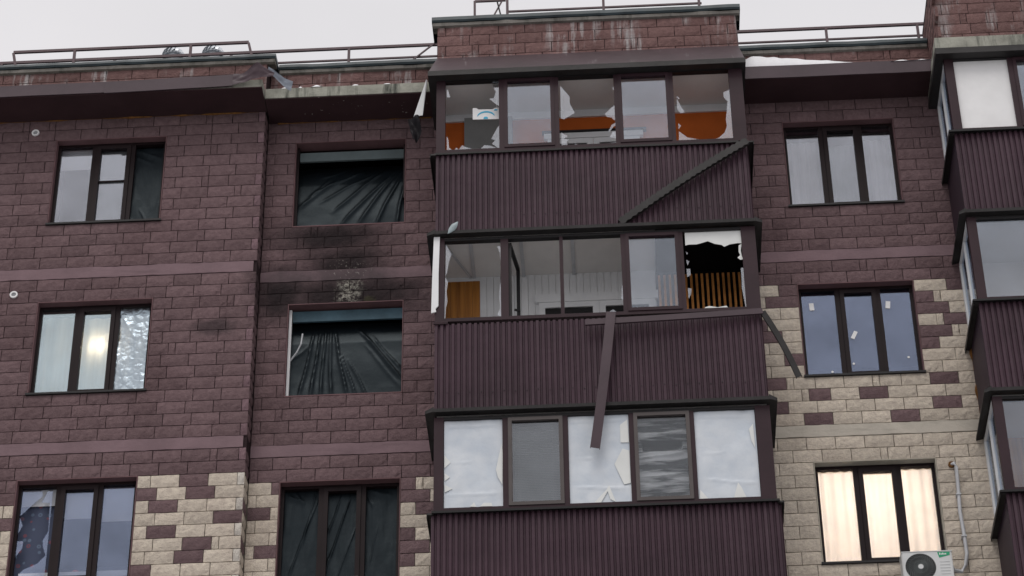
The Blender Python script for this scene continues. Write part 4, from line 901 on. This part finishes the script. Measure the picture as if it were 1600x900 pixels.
# ------------------------------------------------------------------ air conditioners and pipe
def ac(x0,zt,label,wd=.66,hh=.50):
    A=tag(empty('air_conditioner',(x0+wd/2,-.28,zt-hh)),label,'air conditioner','outdoor air conditioners')
    y0,y1=-.42,-.16; b=MB()
    b.box(x0,x0+wd,y0+.012,y1,zt-hh,zt-.012); b.box(x0+.012,x0+wd-.012,y0,y1,zt-hh+.012,zt-.013); b.box(x0-.006,x0+wd+.006,y0-.006,y1+.004,zt-.0119,zt); b.build('casing',M['acw'],A)
    cx,cz,r=x0+.235,zt-.235,.20
    MB().disc((cx,cz),0,r,y0-.002,32).build('fan_opening',M['black'],A)
    for i in range(30):
        a=2*math.pi*i/30; b=MB(); pts=[]
        for j in range(6): t=j/5; rr_=.03+(r-.03)*t; aa=a+.9*t; pts.append((cx+rr_*math.cos(aa),y0-.008,cz+rr_*math.sin(aa)))
        b.tube(pts,.0035,4); b.build('grille_bar',M['acd'],A)
    for q in (.09,.15): MB().disc((cx,cz),q-.002,q+.002,y0-.011,28).build('grille_ring',M['acd'],A)
    b=MB(); b.prism([(cx+.035*math.cos(t*math.pi/8),cz+.035*math.sin(t*math.pi/8)) for t in range(16)],y0-.016,y0-.004); b.build('hub',M['acw'],A)
    lx=x0+wd-.19; b=MB(); b.prism([(lx,zt-.022),(lx+.165,zt-.022),(lx+.16,zt-.07),(lx+.02,zt-.105)],y0-.004,y0-.001); b.build('badge',M['acg'],A)
    b=MB()
    for k,(a_,h_) in enumerate(((.025,.03),(.045,.02),(.065,.03),(.083,.02),(.103,.022))): b.box(lx+a_,lx+a_+.012,y0-.007,y0-.0045,zt-.065,zt-.065+h_)
    b.build('badge_lettering',M['paper'],A)
    for i in range(6): MB().box(lx+.02,lx+.15,y0-.005,y0-.0005,zt-.17-.045*i,zt-.16-.045*i).build('louvre',M['acw'],A)
    for xx in (x0+.1,x0+wd-.1): MB().bar((xx,-.44,zt-hh-.015),(xx,.0,zt-hh-.015),.03,.028).build('bracket',M['white'],A)
    return A
ac(3.752,18.31,'white outdoor unit with green badge under the lit window')
ac(-4.10,18.235,'white outdoor unit at the foot of the lowest recess window')
pth=[(4.62,-.01,19.87),(4.655,-.05,19.87),(4.67,-.065,19.80),(4.665,-.065,19.5),(4.645,-.065,19.1),(4.66,-.065,18.75),(4.665,-.065,18.45),(4.63,-.07,18.27),(4.56,-.08,18.17),(4.44,-.2,18.13),(4.41,-.3,18.13)]
T=tag(empty('conduit',(4.6,-.06,18.13)),'pale bent pipe running down to the air conditioner','pipe')
MB().tube(pth,.026,10).build('sleeve',M['pipe'],T,smooth=True)
MB().tube([(4.62,.0,19.87),(4.62,-.03,19.87)],.045,12).build('wall_sleeve',M['foam'],T)
for zz in (19.35,18.7): MB().box(4.62,4.69,-.1,.0,zz,zz+.018).build('clip',M['pipe'],T)

# ------------------------------------------------------------------ snow left on the ledges
def snow(x0,x1,y0,y1,z,hf):
    n=int((x1-x0)/.04)+2; b=MB()
    def p(u,v):
        t=max(0,v-.1)/.9; h=max(0,hf(u))*(1+.12*noise.noise((u*14,t*3,x0)))
        return (x0+(x1-x0)*u,y0+(y1-y0)*t+(.012*noise.noise((u*17,3,v)) if v<.15 else 0),z+(0 if v<.01 else h*(1-.25*t*t)))
    return b.grid(p,n,10)
b=snow(2.17,4.3,-.578,-.05,26.60,lambda u:.255*min(1,.5+u*6)*max(0,1-u*1.12)**1.05+.012*(u<.98))
tag(b.build('snow',M['snow'],smooth=True),kind='stuff')
b=MB()
rr=random.Random(4)
for x,wd,Y,z in [(-8.35,.14,-.72,26.60),(-8.1,.14,-.72,26.60),(-7.6,.16,-.72,26.61),(-7.2,.14,-.74,26.62),(-6.3,.1,-.74,26.62),(-4.75,.12,-.5,26.585),(-4.5,.08,-.5,26.585),(-4.25,.14,-.52,26.585),(-3.65,.14,-.5,26.585),(-3.15,.2,-.5,26.585),(4.6,.3,-.52,26.60),(4.9,.2,-.52,26.6)]:
    b.grid(lambda u,v:(x+wd*(u-.5)*1.3,Y+.1*(v-.5)-.04,z+.05*max(0,1-(2*u-1)**2)*max(0,1-(2*v-1)**2)*(1+.6*noise.noise((u*3+x,v*2,1)))),8,4)
tag(b.build('snow',M['snow'],smooth=True),kind='stuff')
